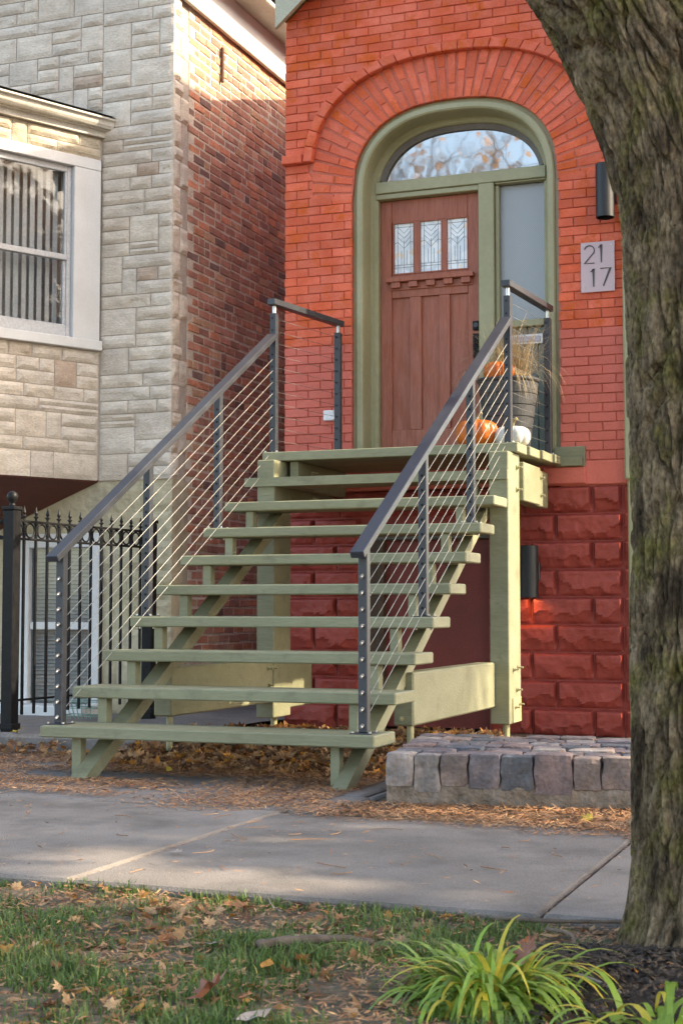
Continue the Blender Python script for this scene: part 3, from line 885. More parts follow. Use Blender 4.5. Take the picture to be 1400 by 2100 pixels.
# ------------------------------------------------------------------ stair
S = thing('staircase', 'sage green painted open wooden staircase climbing to the arched door', 'stairs', (0.975, 1.4, 0))
RUN, RISE, TD, TT, W = 0.3344, 0.198, 0.3307, 0.0643, 1.9503
for i in range(9):
    y, zt = i * RUN, 0.28 + i * RISE
    b = MB()
    if i < 8:
        b.cbox(0, W, y, y + TD, zt - TT, zt, .007)
    else:
        b.prism([(0, y), (W, y), (W, 2.697), (1.812, 2.697), (1.812, y + TD), (.228, y + TD), (.228, 2.697), (0, 2.697)], zt - TT, zt, 2)
    b.build('tread', M['sage'], S)
    if i:
        for x0, x1 in ((.15, .206), (1.676, 1.728)):
            b = MB(); b.cbox(x0, x1, y + .03, y + .10, zt - TT - .17, zt - TT - .001, .004)
            b.build('riser_post', M['sage'], S)
    else:
        for x0, x1 in ((.148, .205), (1.678, 1.728)):
            b = MB(); b.cbox(x0, x1, .09, .15, 0, zt - TT - .001, .004); b.build('riser_post', M['sage'], S)
for x0, x1 in ((.2075, .30), (1.73, 1.805)):
    b = MB()
    tz = lambda yv: .592 * yv + .02
    b.prism([(-.02, 0.0), (.12, 0.0), (2.85, tz(2.85) - .085), (2.85, tz(2.85)), (-.02, tz(-.02))], x0, x1, 0)
    b.build('stringer', M['sage'], S)
for sx, xo, xi in ((0, .09, .225), (1, 1.95, 1.815)):
    x0, x1 = min(xo, xi), max(xo, xi)
    b = MB(); b.cbox(x0, x1, 2.70, 3.01, .145, 1.994, .006); b.build('post', M['sage'], S)
    b = MB(); b.tube([((x0 + x1) / 2, 2.86, -.03), ((x0 + x1) / 2, 2.86, .146)], .024, 10); b.build('post_pin', M['sage_trim'], S)
bx = ((1.73, 1.85, .94), (.10, .222, 1.13))
for x0, x1, y0 in bx:
    b = MB()
    b.cbox(x0, x1, y0, 2.698, .257, .56, .01)
    b.build('beam', M['sage'], S)
    b = MB(); b.tube([((x0 + x1) / 2 + .02, y0 + .06, -.03), ((x0 + x1) / 2 + .02, y0 + .06, .258)], .021, 10); b.build('beam_pin', M['sage_trim'], S)
# left outer face plates and rear ties
b = MB(); b.cbox(.10, .215, 3.012, 3.45, .2, .56, .008); b.build('beam', M['sage'], S)
# landing
zl = 2.062
ys = [2.832, 3.10, 3.40, 3.70, 3.925]
for i in range(4):
    b = MB(); b.cbox(.07 + .035 * i, 1.984 + .022 * i, ys[i] + .0015, ys[i + 1] - .0015, zl - .064, zl + (.0 if i else .002), .005); b.build('plank', M['sage'], S)
for x0, x1 in ((.262, .325),):
    b = MB(); b.cbox(x0, x1, 2.90 if x0 < .3 else 3.3, 3.88, 1.80, 1.996, .004); b.build('joist', M['sage'], S)
b = MB(); b.cbox(1.862, 1.982, 3.012, 3.50, 1.672, 1.945, .006); b.build('side_beam', M['sage'], S)
b = MB(); b.cbox(1.845, 1.95, 3.502, 3.88, 1.672, 1.94, .006); b.build('side_beam', M['sage'], S)
b = MB(); b.cbox(.10, .222, 3.012, 3.88, 1.70, 1.994, .006); b.build('side_beam', M['sage'], S)
b = MB(); pass
# bolts and washers
def bolt(x, y, zz, d=.012, L=.03, ax=0):
    b_ = MB()
    v = Vector((1, 0, 0)) if ax == 0 else Vector((0, -1, 0))
    q = Vector((x, y, zz))
    b_.tube([q, q + v * .006], d * 1.5, 12); b_.tube([q + v * .006, q + v * .018], d, 6); b_.tube([q + v * .018, q + v * (L + .01)], d * .55, 8)
    b_.build('bolt', M['sage_trim'], S)
for zz in (1.90, 1.745): bolt(1.951, 2.93, zz)
for y, zz in ((2.80, .51), (2.92, .52), (2.89, .37), (2.82, .255), (2.93, .27)): bolt(1.951, y, zz, .011)
b = MB(); b.cbox(1.951, 1.958, 2.77, 2.99, .15, .32, .02); b.build('bolt_plate', M['sage_trim'], S)
for zz in (.30, .45): bolt(1.78, .939, zz, .01, .02, 1)
for y, zz in ((2.60, .5), (2.68, .5), (2.62, .38)): bolt(.223, y, zz, .011)
for y, zz in ((3.18, 1.93), (3.2, 1.74), (3.2, 1.86)): bolt(.326, y, zz, .011)
for zz in (1.88, 1.75): bolt(1.951, 3.6, zz, .014)

# ------------------------------------------------------------------ cable railings
def railing(label, xs_low, xs_land, side):
    x0 = xs_low
    T = thing('cable_railing', label, 'railing', (x0, 1.4, .28), 'cable railings of the stair')
    sl_ = .605
    PW, PD = .05, .05
    posts = []
    for i in (0, 3, 6):
        y, zb = i * RUN + .10, .28 + i * RISE
        top_ = 1.178 + sl_ * (y + .02)
        b_ = MB(); b_.cbox(x0 - PW / 2, x0 + PW / 2, y, y + PD, zb + .006, top_, .004)
        po = b_.build('post', M['metal'], T)
        b_ = MB(); b_.cbox(x0 - .06, x0 + .06, y - .035, y + .085, zb, zb + .0058, .002); b_.build('base_plate', M['metal'], po)
        for dx in (-.047, .047):
            for yy_ in (y - .022, y + .072):
                b_ = MB(); b_.tube([(x0 + dx, yy_, zb + .006), (x0 + dx, yy_, zb + .014)], .007, 8); b_.build('screw', M['steel'], po)
        for dx in (-.047, .047):
            b_ = MB(); b_.tube([(x0 + dx, y + .025, zb - TT - .012), (x0 + dx, y + .025, zb - TT)], .008, 8); b_.build('nut', M['steel'], po)
        posts.append((y, zb, po))
    (xa, ya), (xb, yb) = xs_land
    tops = []
    for x_, y_ in ((xa, ya), (xb, yb)):
        b_ = MB(); b_.cbox(x_ - PW / 2, x_ + PW / 2, y_ - PD / 2, y_ + PD / 2, zl + .008, 3.105, .004)
        po = b_.build('post', M['metal'], T); tops.append(po)
        b_ = MB(); b_.cbox(x_ - .06, x_ + .055, y_ - .06, y_ + .06, zl + .002, zl + .0078, .002); b_.build('base_plate', M['metal'], po)
        for dx in (-.047, .043):
            b_ = MB(); b_.tube([(x_ + dx, y_ - .047, zl + .008), (x_ + dx, y_ - .047, zl + .017)], .008, 8); b_.build('screw', M['steel'], po)
        b_ = MB(); b_.tube([(x_, y_, 3.105), (x_, y_, 3.162)], .014, 8); b_.build('standoff', M['steel'], po)
        for k in range(11):
            zz = zl + .10 + k * .0905
            b_ = MB()
            b_.tube([(x_ - .004, y_ - PD / 2 - .0015, zz), (x_ - .004, y_ - PD / 2, zz)], .008, 8)
            b_.build('hole', M['dark'], po)
    # sloping handrail: a flat bar over the posts
    a, e = Vector((x0, .02, 1.195)), Vector((xa, ya - .03, 1.195 + sl_ * (ya - .05)))
    d = (e - a); L = d.length
    M4 = Matrix.Translation((a + e) / 2) @ d.to_track_quat('Y', 'Z').to_matrix().to_4x4()
    b_ = MB(); b_.cbox(-.038, .038, -L / 2, L / 2, -.019, .019, .003, M4); hr = b_.build('handrail', M['metal'], T)
    for y, zb, po in posts[1:]:
        zz = 1.195 + sl_ * (y + .005)
        b_ = MB(); b_.tube([(x0 + .01, y - .01, zz - .045), (x0 + .01, y - .005, zz - .02)], .009, 8); b_.build('rail_screw', M['steel'], hr)
    a, e = Vector((xa, ya - .06, 3.185)), Vector((xb, yb + .06, 3.185))
    d = (e - a); L = d.length
    M4 = Matrix.Translation((a + e) / 2) @ d.to_track_quat('Y', 'Z').to_matrix().to_4x4()
    b_ = MB(); b_.cbox(-.033, .033, -L / 2, L / 2, -.022, .022, .003, M4); b_.build('top_rail', M['dark'] if False else M['metal'], T)
    # cables
    y0 = posts[0][0] + PD
    for k in range(10):
        zz = .325 + k * .0853
        ye = ya - PD / 2
        b_ = MB()
        pa, pb = Vector((x0, y0 - .05, zz)), Vector((xa, ye, zz + sl_ * .985 * (ye - y0 + .05)))
        # a slight natural sag
        b_.tube([pa, pa.lerp(pb, .5) - Vector((0, 0, .002)), pb], .0021, 5)
        cb = b_.build('cable', M['cable'], T, smooth=True, fix=False)
        b_ = MB(); q = Vector((x0, posts[0][0], zz))
        b_.tube([q, q + Vector((0, -.012, -.004))], .0095, 10); b_.tube([q + Vector((0, -.012, -.004)), q + Vector((0, -.026, -.012))], .007, 8)
        b_.build('fitting', M['steel'], cb, smooth=False)
        for y, zb, po in posts[1:]:
            z2 = zz + sl_ * .985 * (y - y0 + .05)
            b_ = MB(); b_.tube([(x0, y - .0012, z2 + .002), (x0, y, z2 + .002)], .0085, 8); b_.build('grommet', M['dark'], po)
    for k in range(11):
        zz = zl + .10 + k * .0905
        b_ = MB(); b_.tube([(xa, ya + PD / 2, zz), (xb, yb - PD / 2, zz)], .0016, 5); b_.build('cable', M['lead'], T, smooth=True, fix=False)
    return T
railing('dark grey cable railing on the open right side of the stair, beside the pumpkins', 1.852, ((1.897, 2.925), (1.972, 3.82)), 1)
railing('dark grey cable railing along the left side of the stair, towards the stone house', .052, ((.123, 2.925), (.285, 3.82)), -1)

# ------------------------------------------------------------------ grey stone house
X0, Y0 = -1.234, 3.9
grey = thing('stone_house', 'grey split-stone house with canted bay window and old brick side wall', 'house', (-3.2, 5, 0))
b = MB(); b.box(-7, X0 - .012, Y0 + .02, 11, 2.0, 6.55); b.build('wall', M['mortar_stone'], grey)
b = MB(); b.box(X0 - .13, X0 - .0055, Y0 + .3, 10.9, 0, 6.2); b.build('side_backing', M['mortar_old'], grey)
b = MB(); b.box(-7, -2.70, Y0 + .03, Y0 + .2, 0, 2.0); b.box(-2.70, -1.88, Y0 + .03, Y0 + .2, 1.56, 2.0); b.box(-1.88, X0 - .0, Y0 + .03, Y0 + .32, 0, 2.0)
b.build('basement_wall', M['stucco'], grey)
# corner blocks of the basement, rough painted
rs = random.Random(8)
for k in range(8):
    L = .3 if k % 2 else .42
    x = X0
    z0 = .02 + k * .245
    xx = [X0 - L, X0] if k % 2 else [X0 - L, X0]
    vs, fs = rockface(L - .01, .235, .05, .03, 8, 5, rs.uniform(0, 90))
    MB().add(vs, fs).build('rough_block', M['stucco'], grey, loc=(X0 - L / 2, Y0 + .028, z0 + .12))
    x = X0 - L
    while x > -1.85:
        l2 = min(rs.uniform(.2, .36), x + 1.88)
        if l2 < .05: break
        vs, fs = rockface(l2 - .008, .235, .05, .014, 6, 4, rs.uniform(0, 90), .6)
        MB().add(vs, fs).build('rough_block', M['stucco'], grey, loc=(x - l2 / 2, Y0 + .028, z0 + .12))
        x -= l2
# random ashlar
def ashlar(x_lo, x_hi, z_lo, z_hi, seed, cw=.072, ch=.0565 * 2):
    """random coursed ashlar: long low stones with a few tall blocks"""
    q = random.Random(seed)
    nx, nz = max(2, round((x_hi - x_lo) / cw)), max(1, round((z_hi - z_lo) / ch))
    cw, ch = (x_hi - x_lo) / nx, (z_hi - z_lo) / nz
    g = [[False] * nx for _ in range(nz)]
    out_ = []
    for j in range(nz):
        i = 0
        while i < nx:
            if g[j][i]: i += 1; continue
            run = 1
            while i + run < nx and not g[j][i + run]: run += 1
            h_ = 2 if q.random() < .26 and j + 1 < nz else 1
            w_ = q.choice((3, 4, 5, 5)) if h_ == 2 else q.choice((3, 4, 4, 5, 6, 7))
            if h_ == 2 and q.random() < .22: w_ = 2
            w_ = min(w_, run)
            if run - w_ == 1: w_ += 1
            if h_ == 2 and any(g[j + 1][a_] for a_ in range(i, i + w_)): h_ = 1
            for b_ in range(j, j + h_):
                for a_ in range(i, i + w_): g[b_][a_] = True
            r_ = (x_lo + i * cw, x_lo + (i + w_) * cw, z_lo + j * ch, z_lo + (j + h_) * ch)
            if h_ == 1 and w_ >= 4 and q.random() < .06:
                zm = (r_[2] + r_[3]) / 2
                out_ += [(r_[0], r_[1], r_[2], zm), (r_[0], r_[1], zm, r_[3])]
            else:
                out_.append(r_)
            i += w_
    return out_
rs = random.Random(15)
def stones(rects, place, mat='stone', parent=None, skip=None):
    for x0, x1, z0, z1 in rects:
        if skip and skip(x0, x1, z0, z1): continue
        w_, h_ = x1 - x0 - .007, z1 - z0 - .007
        big = h_ > .16
        vs, fs = rockface(w_, h_, .04, .013 if big else .022, max(4, int(w_ / .02)), 6 if not big else 10, rs.uniform(0, 99), .4 if big else .05, .03)
        loc, rz = place((x0 + x1) / 2, (z0 + z1) / 2)
        MB().add(vs, fs).build('stone', M[mat], parent or grey, loc=loc, rot=(0, 0, rz))
front = lambda x, zz: ((x, Y0 + .012, zz), 0)
stones(ashlar(-1.92, X0, 2.0, 6.5, 3), front)
stones(ashlar(-3.45, -1.92, 5.2, 6.5, 31), front)
# quoin returns on the side wall
zq = 2.0
k = 0
while zq < 6.05:
    h_ = .227 if k % 3 != 2 else .113
    L = (.155, .30, .2)[k % 3]
    pieces = [(0, L)] if L < .25 else [(0, .14), (.14, .30)]
    for a, e in pieces:
        vs, fs = rockface(e - a - .012, h_ - .012, .04, .024, 6, 7, rs.uniform(0, 99), .1, .03)
        MB().add(vs, fs).build('quoin', M['stone'], grey, loc=(X0 - .008, Y0 + .008 + (a + e) / 2, zq + h_ / 2), rot=(0, 0, math.pi / 2))
    zq += h_; k += 1
# old brick side wall
rb = random.Random(33)
CB = .0785
old_list = []
zz = 0.0; row = 0
while zz < 6.14:
    y = Y0 + (.31 if (zz > 2.0 or True) else .1) + (row % 2) * .105 - .0
    if zz >= 2.0:
        kq = 0
    hdr = row % 7 == 3
    y -= rb.uniform(0, .02)
    while y < 8.6:
        L = (.098 if hdr else (.2 if rb.random() < .86 else .098)) * rb.uniform(.95, 1.04)
        old_list.append((y, y + L, zz + rb.uniform(-.003, .003), zz + CB - .016 + rb.uniform(-.004, .003)))
        y += L + rb.uniform(.012, .019)
    zz += CB; row += 1
# those that show largest: the near end of the wall, above the stair
def seen(q):
    return q[0] < 6.15 and q[2] > 2.0
def score(q): return (q[1] - q[0]) / (1 + .35 * (q[0] - 4)) - (0 if q[2] > 2.15 else .1)
order = sorted([q for q in old_list if seen(q)], key=score, reverse=True)
single = set(order[:300])
rest = MB()
def old_geo(q, jit):
    y0_, y1_, z0_, z1_ = q
    j = lambda: jit.uniform(-.0035, .0035)
    poly = [(y0_ + j(), z0_ + j()), (y1_ + j(), z0_ + j()), (y1_ + j(), z1_ + j()), (y0_ + j(), z1_ + j())]
    pr = jit.uniform(-.004, .005)
    vs, fs = chunk(poly, 0, .05, .005)
    return [(X0 - (v[1] + pr), v[0], v[2]) for v in vs], fs
for q in old_list:
    vs, fs = old_geo(q, rb)
    if q in single: MB().add(vs, fs).build('brick', M['brick_old'], grey)
    else: rest.add(vs, fs)
rest.build('far_bricks', M['brick_old'], grey, kind='stuff')
# iron tie bar end on the wall
b = MB(); b.cbox(X0 + .006, X0 + .03, 4.80, 4.83, 5.66, 5.98, .004); b.build('wall_tie', surf('rusty_iron', (.06, .03, .02), (.12, .06, .035), rough=.9), grey)
# cornice along the side
b = MB(); b.cbox(X0 + .012, X0 + .05, Y0 - .02, 10.9, 6.12, 6.17, .004); b.build('bed_mould', M['gutter'], grey)
b = MB(); b.cbox(X0 - .02, X0 + .032, Y0 - .03, 10.9, 6.172, 6.50, .004); b.build('fascia', M['white'], grey)
b = MB(); b.cbox(X0 - .02, X0 + .30, Y0 - .12, 10.9, 6.502, 6.58, .01); b.build('crown', M['gutter'], grey)
b = MB(); b.box(-7, X0 + .32, Y0 - .2, 11, 6.582, 6.66); b.build('roof', M['shingle'], grey)
# basement window
win = MB()
wx0, wx1 = -2.66, -1.885
win.cbox(wx0, wx0 + .09, Y0 - .03, Y0 + .03, .0, 1.56); win.cbox(wx1 - .10, wx1, Y0 - .03, Y0 + .03, 0, 1.56)
win.cbox(wx0 + .091, wx1 - .101, Y0 - .03, Y0 + .03, 1.44, 1.56); win.cbox(wx0 + .091, wx1 - .101, Y0 - .03, Y0 + .03, .0, .12); win.cbox(wx0 + .091, wx1 - .101, Y0 - .01, Y0 + .03, .745, .81)
wf = win.build('basement_window', M['white'], grey)
b = MB(); b.box(wx0 + .09, wx1 - .1, Y0 + .031, Y0 + .036, .12, 1.44); b.build('pane', M['glass'], wf)
for k in range(40):
    b = MB(); zz = .14 + k * .032
    b.add([(wx0 + .08, Y0 + .075, zz), (wx1 - .09, Y0 + .075, zz), (wx1 - .09, Y0 + .095, zz + .027), (wx0 + .08, Y0 + .095, zz + .027)], [(0, 1, 2, 3)]); b.build('blind_slat', M['blind'], wf, fix=False)
b = MB(); b.box(wx0, wx1, Y0 + .13, Y0 + .15, 0, 1.6); b.build('room', M['inside'], wf)
b = MB(); b.cbox(-4.5, -1.86, 3.58, 3.868, 0, .125, .01); b.build('plinth', M['white'], grey)
# canted bay
BA = Vector((-1.92, 3.9)); BD = Vector((-.469, -.883)); BN = Vector((.883, -.469))
ang = math.atan2(BN.y, BN.x) + math.pi / 2
BL = 1.42
def bay(s, zz, o=0.0):
    q = BA + BD * s + BN * o
    return (q.x, q.y, zz)
BE = BA + BD * BL
def bayslab(s0, s1, z0, z1, o0, o1, mat, name, parent=grey, c=.005):
    # local frame: x along -BD (to the right seen from outside), y inward, z up
    M4 = Matrix.Translation((BA.x, BA.y, 0)) @ Matrix.Rotation(math.atan2(-BD.y, -BD.x), 4, 'Z')
    b_ = MB(); b_.cbox(-s1, -s0, -o1, -o0, z0, z1, c, M4)
    return b_.build(name, M[mat], parent)
inner = [(BA.x, BA.y), (BE.x, BE.y), (BE.x - 1.5, BE.y), (BE.x - 2.2, BA.y)]
b = MB()
for z0, z1 in ((2.0, 3.11), (4.75, 5.0)):
    b = MB(); b.prism([(x + .0, y + .02) for x, y in inner], z0 + .012, z1, 2); b.build('bay_wall', M['mortar_stone'], grey)
ra = math.atan2(-BD.y, -BD.x)
bp_ = lambda x, zz: (bay(-x, zz, -.004), ra)
stones(ashlar(-BL, -.004, 2.0, 3.10, 44), bp_)
stones(ashlar(-BL, -.004, 4.752, 4.95, 45, ch=.099), bp_, 'stone_tan')
fr_ = lambda x, zz: ((x, BE.y + .004, zz), 0)
stones(ashlar(BE.x - 1.5, BE.x, 2.0, 3.10, 46), fr_)
stones(ashlar(BE.x - 1.5, BE.x, 4.752, 4.95, 47, ch=.099), fr_, 'stone_tan')
# window in the canted side
wb = MB()
def wslab(b_, s0, s1, z0, z1, o0, o1, c=.005):
    M4 = Matrix.Translation((BA.x, BA.y, 0)) @ Matrix.Rotation(ra, 4, 'Z')
    b_.cbox(-s1, -s0, -o1, -o0, z0, z1, c, M4)
wslab(wb, .012, .272, 3.19, 4.655, -.06, .022); wslab(wb, 1.16, 1.41, 3.19, 4.655, -.06, .022)
wslab(wb, .012, 1.41, 4.656, 4.75, -.06, .024); wslab(wb, .0, 1.43, 3.105, 3.189, -.06, .05)
bw = wb.build('bay_window', M['white'], grey)
sa = MB()
for s0, s1, z0, z1, o in ((.273, .318, 3.19, 4.655, -.02), (1.112, 1.159, 3.19, 4.655, -.02), (.319, 1.111, 4.60, 4.655, -.02), (.319, 1.111, 3.19, 3.30, -.02), (.319, 1.111, 3.845, 3.895, -.012)):
    wslab(sa, s0, s1, z0, z1, -.06, o)
sa.build('sash', M['alu'], bw)
for s0, s1, z0, z1, o in ((.319, .345, 3.301, 3.844, -.03), (1.085, 1.111, 3.301, 3.844, -.03), (.319, .338, 3.896, 4.599, -.022), (1.092, 1.111, 3.896, 4.599, -.022)):
    sa = MB(); wslab(sa, s0, s1, z0, z1, -.06, o, .003); sa.build('sash_rim', M['alu'], bw)

b = MB(); b.add([bay(.345, 3.30, -.045), bay(1.085, 3.30, -.045), bay(1.085, 3.845, -.045), bay(.345, 3.845, -.045)], [(3, 2, 1, 0)]); b.build('lower_pane', M['glass'], bw)
b = MB(); b.add([bay(.338, 3.895, -.035), bay(1.092, 3.895, -.035), bay(1.092, 4.60, -.035), bay(.338, 4.60, -.035)], [(3, 2, 1, 0)]); b.build('upper_pane', M['glass'], bw)
for k in range(12):
    s0 = .27 + k * .073
    b = MB(); tw = .006 + .006 * math.sin(k * 2.3)
    b.add([bay(s0, 3.22, -.13), bay(s0 + .04, 3.22, -.13 - tw), bay(s0 + .04, 4.63, -.13 - tw), bay(s0, 4.63, -.13)], [(3, 2, 1, 0)]); b.build('blind_slat', M['blind'], bw, fix=False)
b = MB(); b.prism([(x - .1, y + .32) for x, y in inner], 3.12, 3.14, 2)
b.add([bay(-.1, 3.1, -.42), bay(1.5, 3.1, -.42), bay(1.5, 4.8, -.42), bay(-.1, 4.8, -.42)], [(0, 1, 2, 3)]); b.build('room', M['inside'], bw)
# front bay window face (mostly outside the view): plain white sash window
fw = MB(); fx0, fx1 = BE.x - 1.5, BE.x
fw.cbox(fx0, fx0 + .26, BE.y - .02, BE.y + .06, 3.105, 4.75); fw.cbox(fx1 - .26, fx1 - .004, BE.y - .02, BE.y + .06, 3.105, 4.75)
fw.cbox(fx0 + .261, fx1 - .261, BE.y - .02, BE.y + .06, 4.6, 4.75); fw.cbox(fx0 + .261, fx1 - .261, BE.y - .04, BE.y + .06, 3.105, 3.25); fw.cbox(fx0 + .261, fx1 - .261, BE.y + .0, BE.y + .05, 3.85, 3.9)
fo = fw.build('bay_window', M['white'], grey)
b = MB(); b.box(fx0 + .26, fx1 - .26, BE.y + .055, BE.y + .059, 3.25, 4.6); b.build('pane', M['glass'], fo)
# gutter, fascia and hipped shingle roof of the bay
def loop(o):
    pts_ = [BA + BN * o + BD * (-.06 if o > .02 else 0), BE + BN * o * 1.0 + Vector((o * .35, -o * .55)), Vector((BE.x - 1.5 - o * .4, BE.y - o)), Vector((BE.x - 2.2 - o, BA.y + .1))]
    return [(q.x, q.y) for q in pts_]
def band(prof_, name, mat):
    b_ = MB()
    for (o0, z0), (o1, z1) in zip(prof_, prof_[1:]):
        a, c_ = loop(o0), loop(o1)
        b_.add([(x, y, z0) for x, y in a] + [(x, y, z1) for x, y in c_], [(i, i + 1, 4 + i + 1, 4 + i) for i in range(3)])
    # end cap against the wall
    return b_.build(name, M[mat], grey, fix=True)
band([(.0, 4.95), (.035, 4.95), (.035, 5.0), (.06, 5.005), (.06, 5.02), (.0, 5.02)], 'bay_fascia', 'gutter')
b = MB()
gp = [(.04, 5.012), (.085, 5.015), (.10, 5.04), (.105, 5.075), (.125, 5.085), (.125, 5.10), (.04, 5.10)]
for (o0, z0), (o1, z1) in zip(gp, gp[1:]):
    a, c_ = loop(o0), loop(o1)
    b.add([(x, y, z0) for x, y in a] + [(x, y, z1) for x, y in c_], [(i, i + 1, 5 + i if False else 4 + i + 1, 4 + i) for i in range(3)])
e0 = [(*loop(o)[0], z0) for o, z0 in gp]
b.add(e0, [tuple(range(len(e0)))])
b.build('gutter', M['gutter'], grey)
a = loop(.13)
b = MB()
tp = [(-1.95, 3.93), (-2.35, 3.93), (-4.2, 3.93), (-4.4, 3.95)]
b.add([(x, y, 5.106) for x, y in a] + [(x, y, 5.15 if i == 0 else 5.26) for i, (x, y) in enumerate(tp)], [(i, i + 1, 4 + i + 1, 4 + i) for i in range(3)])
b.add([(x, y, 5.118) for x, y in a] + [(x, y, 5.165 if i == 0 else 5.275) for i, (x, y) in enumerate(tp)], [(i, i + 1, 4 + i + 1, 4 + i) for i in range(3)])
b.build('bay_roof', M['shingle'], grey)
# red boarded underside, sloping down to the basement wall
for k in range(9):
    e0, e1 = k * .14 + .02, (k + 1) * .14 + .016
    vs = []
    for e in (e0, e1):
        for L_ in (-.02, 1.40):
            q_ = BA + BD * L_ + Vector((-e, 0))
            zz = 2.0 - .4 * e
            vs += [(q_.x, q_.y, zz), (q_.x, q_.y, zz + .02)]
    b = MB(); b.add(vs, [(0, 1, 3, 2), (4, 6, 7, 5), (0, 2, 6, 4), (1, 5, 7, 3), (0, 4, 5, 1), (2, 3, 7, 6)]); b.build('soffit_board', M['soffit'], grey)

# ------------------------------------------------------------------ iron fence
FA, FB = Vector((-1.285, 1.655)), Vector((-1.16, 3.41))
fn = thing('iron_fence', 'black wrought-iron picket fence with rings and spear tips beside the stone house', 'fence', (FA.x, FA.y, .08))
def fencepost(x, y, ball, z0=.0):
    b_ = MB(); b_.cbox(x - .045, x + .045, y - .045, y + .045, z0, 1.60, .006); b_.cbox(x - .052, x + .052, y - .052, y + .052, 1.60, 1.625, .004)
    b_.cbox(x - .055, x + .055, y - .055, y + .055, z0 + .1, z0 + .14, .004)
    po = b_.build('post', M['dark'], fn)
    if ball:
        q = MB(); q.lathe([(.03, 1.625), (.02, 1.64), (.018, 1.65), (.032, 1.665), (.04, 1.69), (.034, 1.715), (.015, 1.73), (.003, 1.733)], x, y, 16); q.build('ball', M['dark'], po, smooth=True)
fencepost(FA.x, FA.y, True); fencepost(FB.x, FB.y, False)
fin = MB()
fin.lathe([(.009, 0), (.016, .006), (.016, .018), (.009, .024), (.009, .05), (.02, .058), (.006, .072), (.013, .088), (.001, .135)], 0, 0, 8)
fin.add([(-.026, 0, .088), (-.006, 0, .062), (.006, 0, .062), (.026, 0, .088), (0, 0, .075)], [(0, 1, 4), (2, 3, 4)])
fin_me = fin.mesh('finial', M['dark'])
pk = MB(); pk.cbox(-.009, .009, -.009, .009, .19, 1.505, .002); pk_me = pk.mesh('picket', M['dark'])
rg = MB()
circ = [(math.cos(2 * math.pi * k / 20) * .05, 0, math.sin(2 * math.pi * k / 20) * .05) for k in range(21)]
rg.tube(circ, .007, 6, cap=False); rg_me = rg.mesh('ring', M['dark'], smooth=True)
def run_fence(A, B, n_):
    d = B - A; az = math.atan2(d.y, d.x)
    for k in range(1, n_ + 1):
        q = A + d * (k / (n_ + 1))
        po = put('picket', pk_me, fn, loc=(q.x, q.y, 0), rot=(0, 0, az))
        put('finial', fin_me, po, loc=(q.x, q.y, 1.505), rot=(0, 0, az))
    for k in range(n_ + 1):
        q = A + d * ((k + .5) / (n_ + 1))
        put('ring', rg_me, fn, loc=(q.x, q.y, 1.467), rot=(0, 0, az))
    for z0, z1 in ((1.522, 1.538), (1.398, 1.414), (.285, .30)):
        b_ = MB(); M4 = Matrix.Translation(((A.x + B.x) / 2, (A.y + B.y) / 2, 0)) @ Matrix.Rotation(az, 4, 'Z')
        b_.cbox(-d.length / 2, d.length / 2, -.013, .013, z0, z1, .002, M4); b_.build('rail', M['dark'], fn)
run_fence(FA, FB, 12)
run_fence(FA + Vector((-1.6, -.25)), FA, 11)
# low kerb and raised area behind it
kb = MB(); kb.cbox(-4.6, -.02, 1.36, 1.52, -.03, .095, .02); kb.build('garden_kerb', M['oldcon'])['kind'] = 'structure'
sheet('side_passage', -4.6, XL, 1.5, 9, .05, 'oldcon', 40, 40, .02, 1.5)

# wire basket left by the basement window
wbk = MB()
for k in range(9):
    wbk.tube([(-1.75 + k * .035, 3.05, .07), (-1.78 + k * .042, 3.0, .2)], .004, 4)
for zz, e in ((.09, 0), (.15, .01), (.2, .02)):
    wbk.tube([(-1.76 - e, 3.05, zz), (-1.44 + e, 3.05, zz), (-1.44 + e, 3.25, zz), (-1.76 - e, 3.25, zz), (-1.76 - e, 3.05, zz)], .005, 4)
tag(wbk.build('wire_basket', M['green_wire']), 'small pale green wire basket on the ground behind the fence', 'basket')

# ------------------------------------------------------------------ wall lamps, plaque, outlet box
def lamp(x, z0, z1, label, lit):
    T = thing('wall_lamp', label, 'wall lamp', (x, F, z0), 'cylinder wall lamps')
    y = F - .125
    b_ = MB(); r_ = .068
    b_.lathe([(r_ - .006, z0 + .05), (r_ - .006, z0), (r_ - .002, z0 - .003), (r_, z0), (r_, z1), (r_ - .003, z1 + .003), (r_ - .006, z1), (r_ - .006, z1 - .05)], x, y, 32)
    b_.build('shade', M['lampb'], T, smooth=False)
    b_ = MB(); b_.cbox(x + .03 - .05, x + .03 + .035, y + .06, F - .003, (z0 + z1) / 2 - .07, (z0 + z1) / 2 + .07, .006); b_.build('mount', M['lampb'], T)
    if lit:
        b_ = MB(); b_.lathe([(.03, z0 + .05), (.045, z0 + .03), (.03, z0 + .022), (.001, z0 + .02)], x, y, 16)
        mm = bpy.data.materials.new('warm_bulb'); t_, p_, n_, l_ = nodes(mm)
        p_.inputs['Emission Color'].default_value = (1, .5, .18, 1); p_.inputs['Emission Strength'].default_value = 8
        b_.build('bulb', mm, T)
        L = bpy.data.lights.new('lamp_light', 'SPOT'); L.energy = 0.3; L.color = (1, .36, .08); L.spot_size = rad(100); L.spot_blend = .8; L.shadow_soft_size = .03
        lo = bpy.data.objects.new('lamp_light', L); C.objects.link(lo); lo.location = (x, y, z0 + .01); lo.rotation_euler = (rad(14), 0, 0)
        lo.parent = T; lo.matrix_parent_inverse = Matrix.Translation(-Vector(T.location))
lamp(2.412, 3.838, 4.24, 'black cylinder wall lamp above the house number plaque', False)
lamp(1.812, 1.008, 1.392, 'black cylinder wall lamp glowing on the red stone below the landing', True)

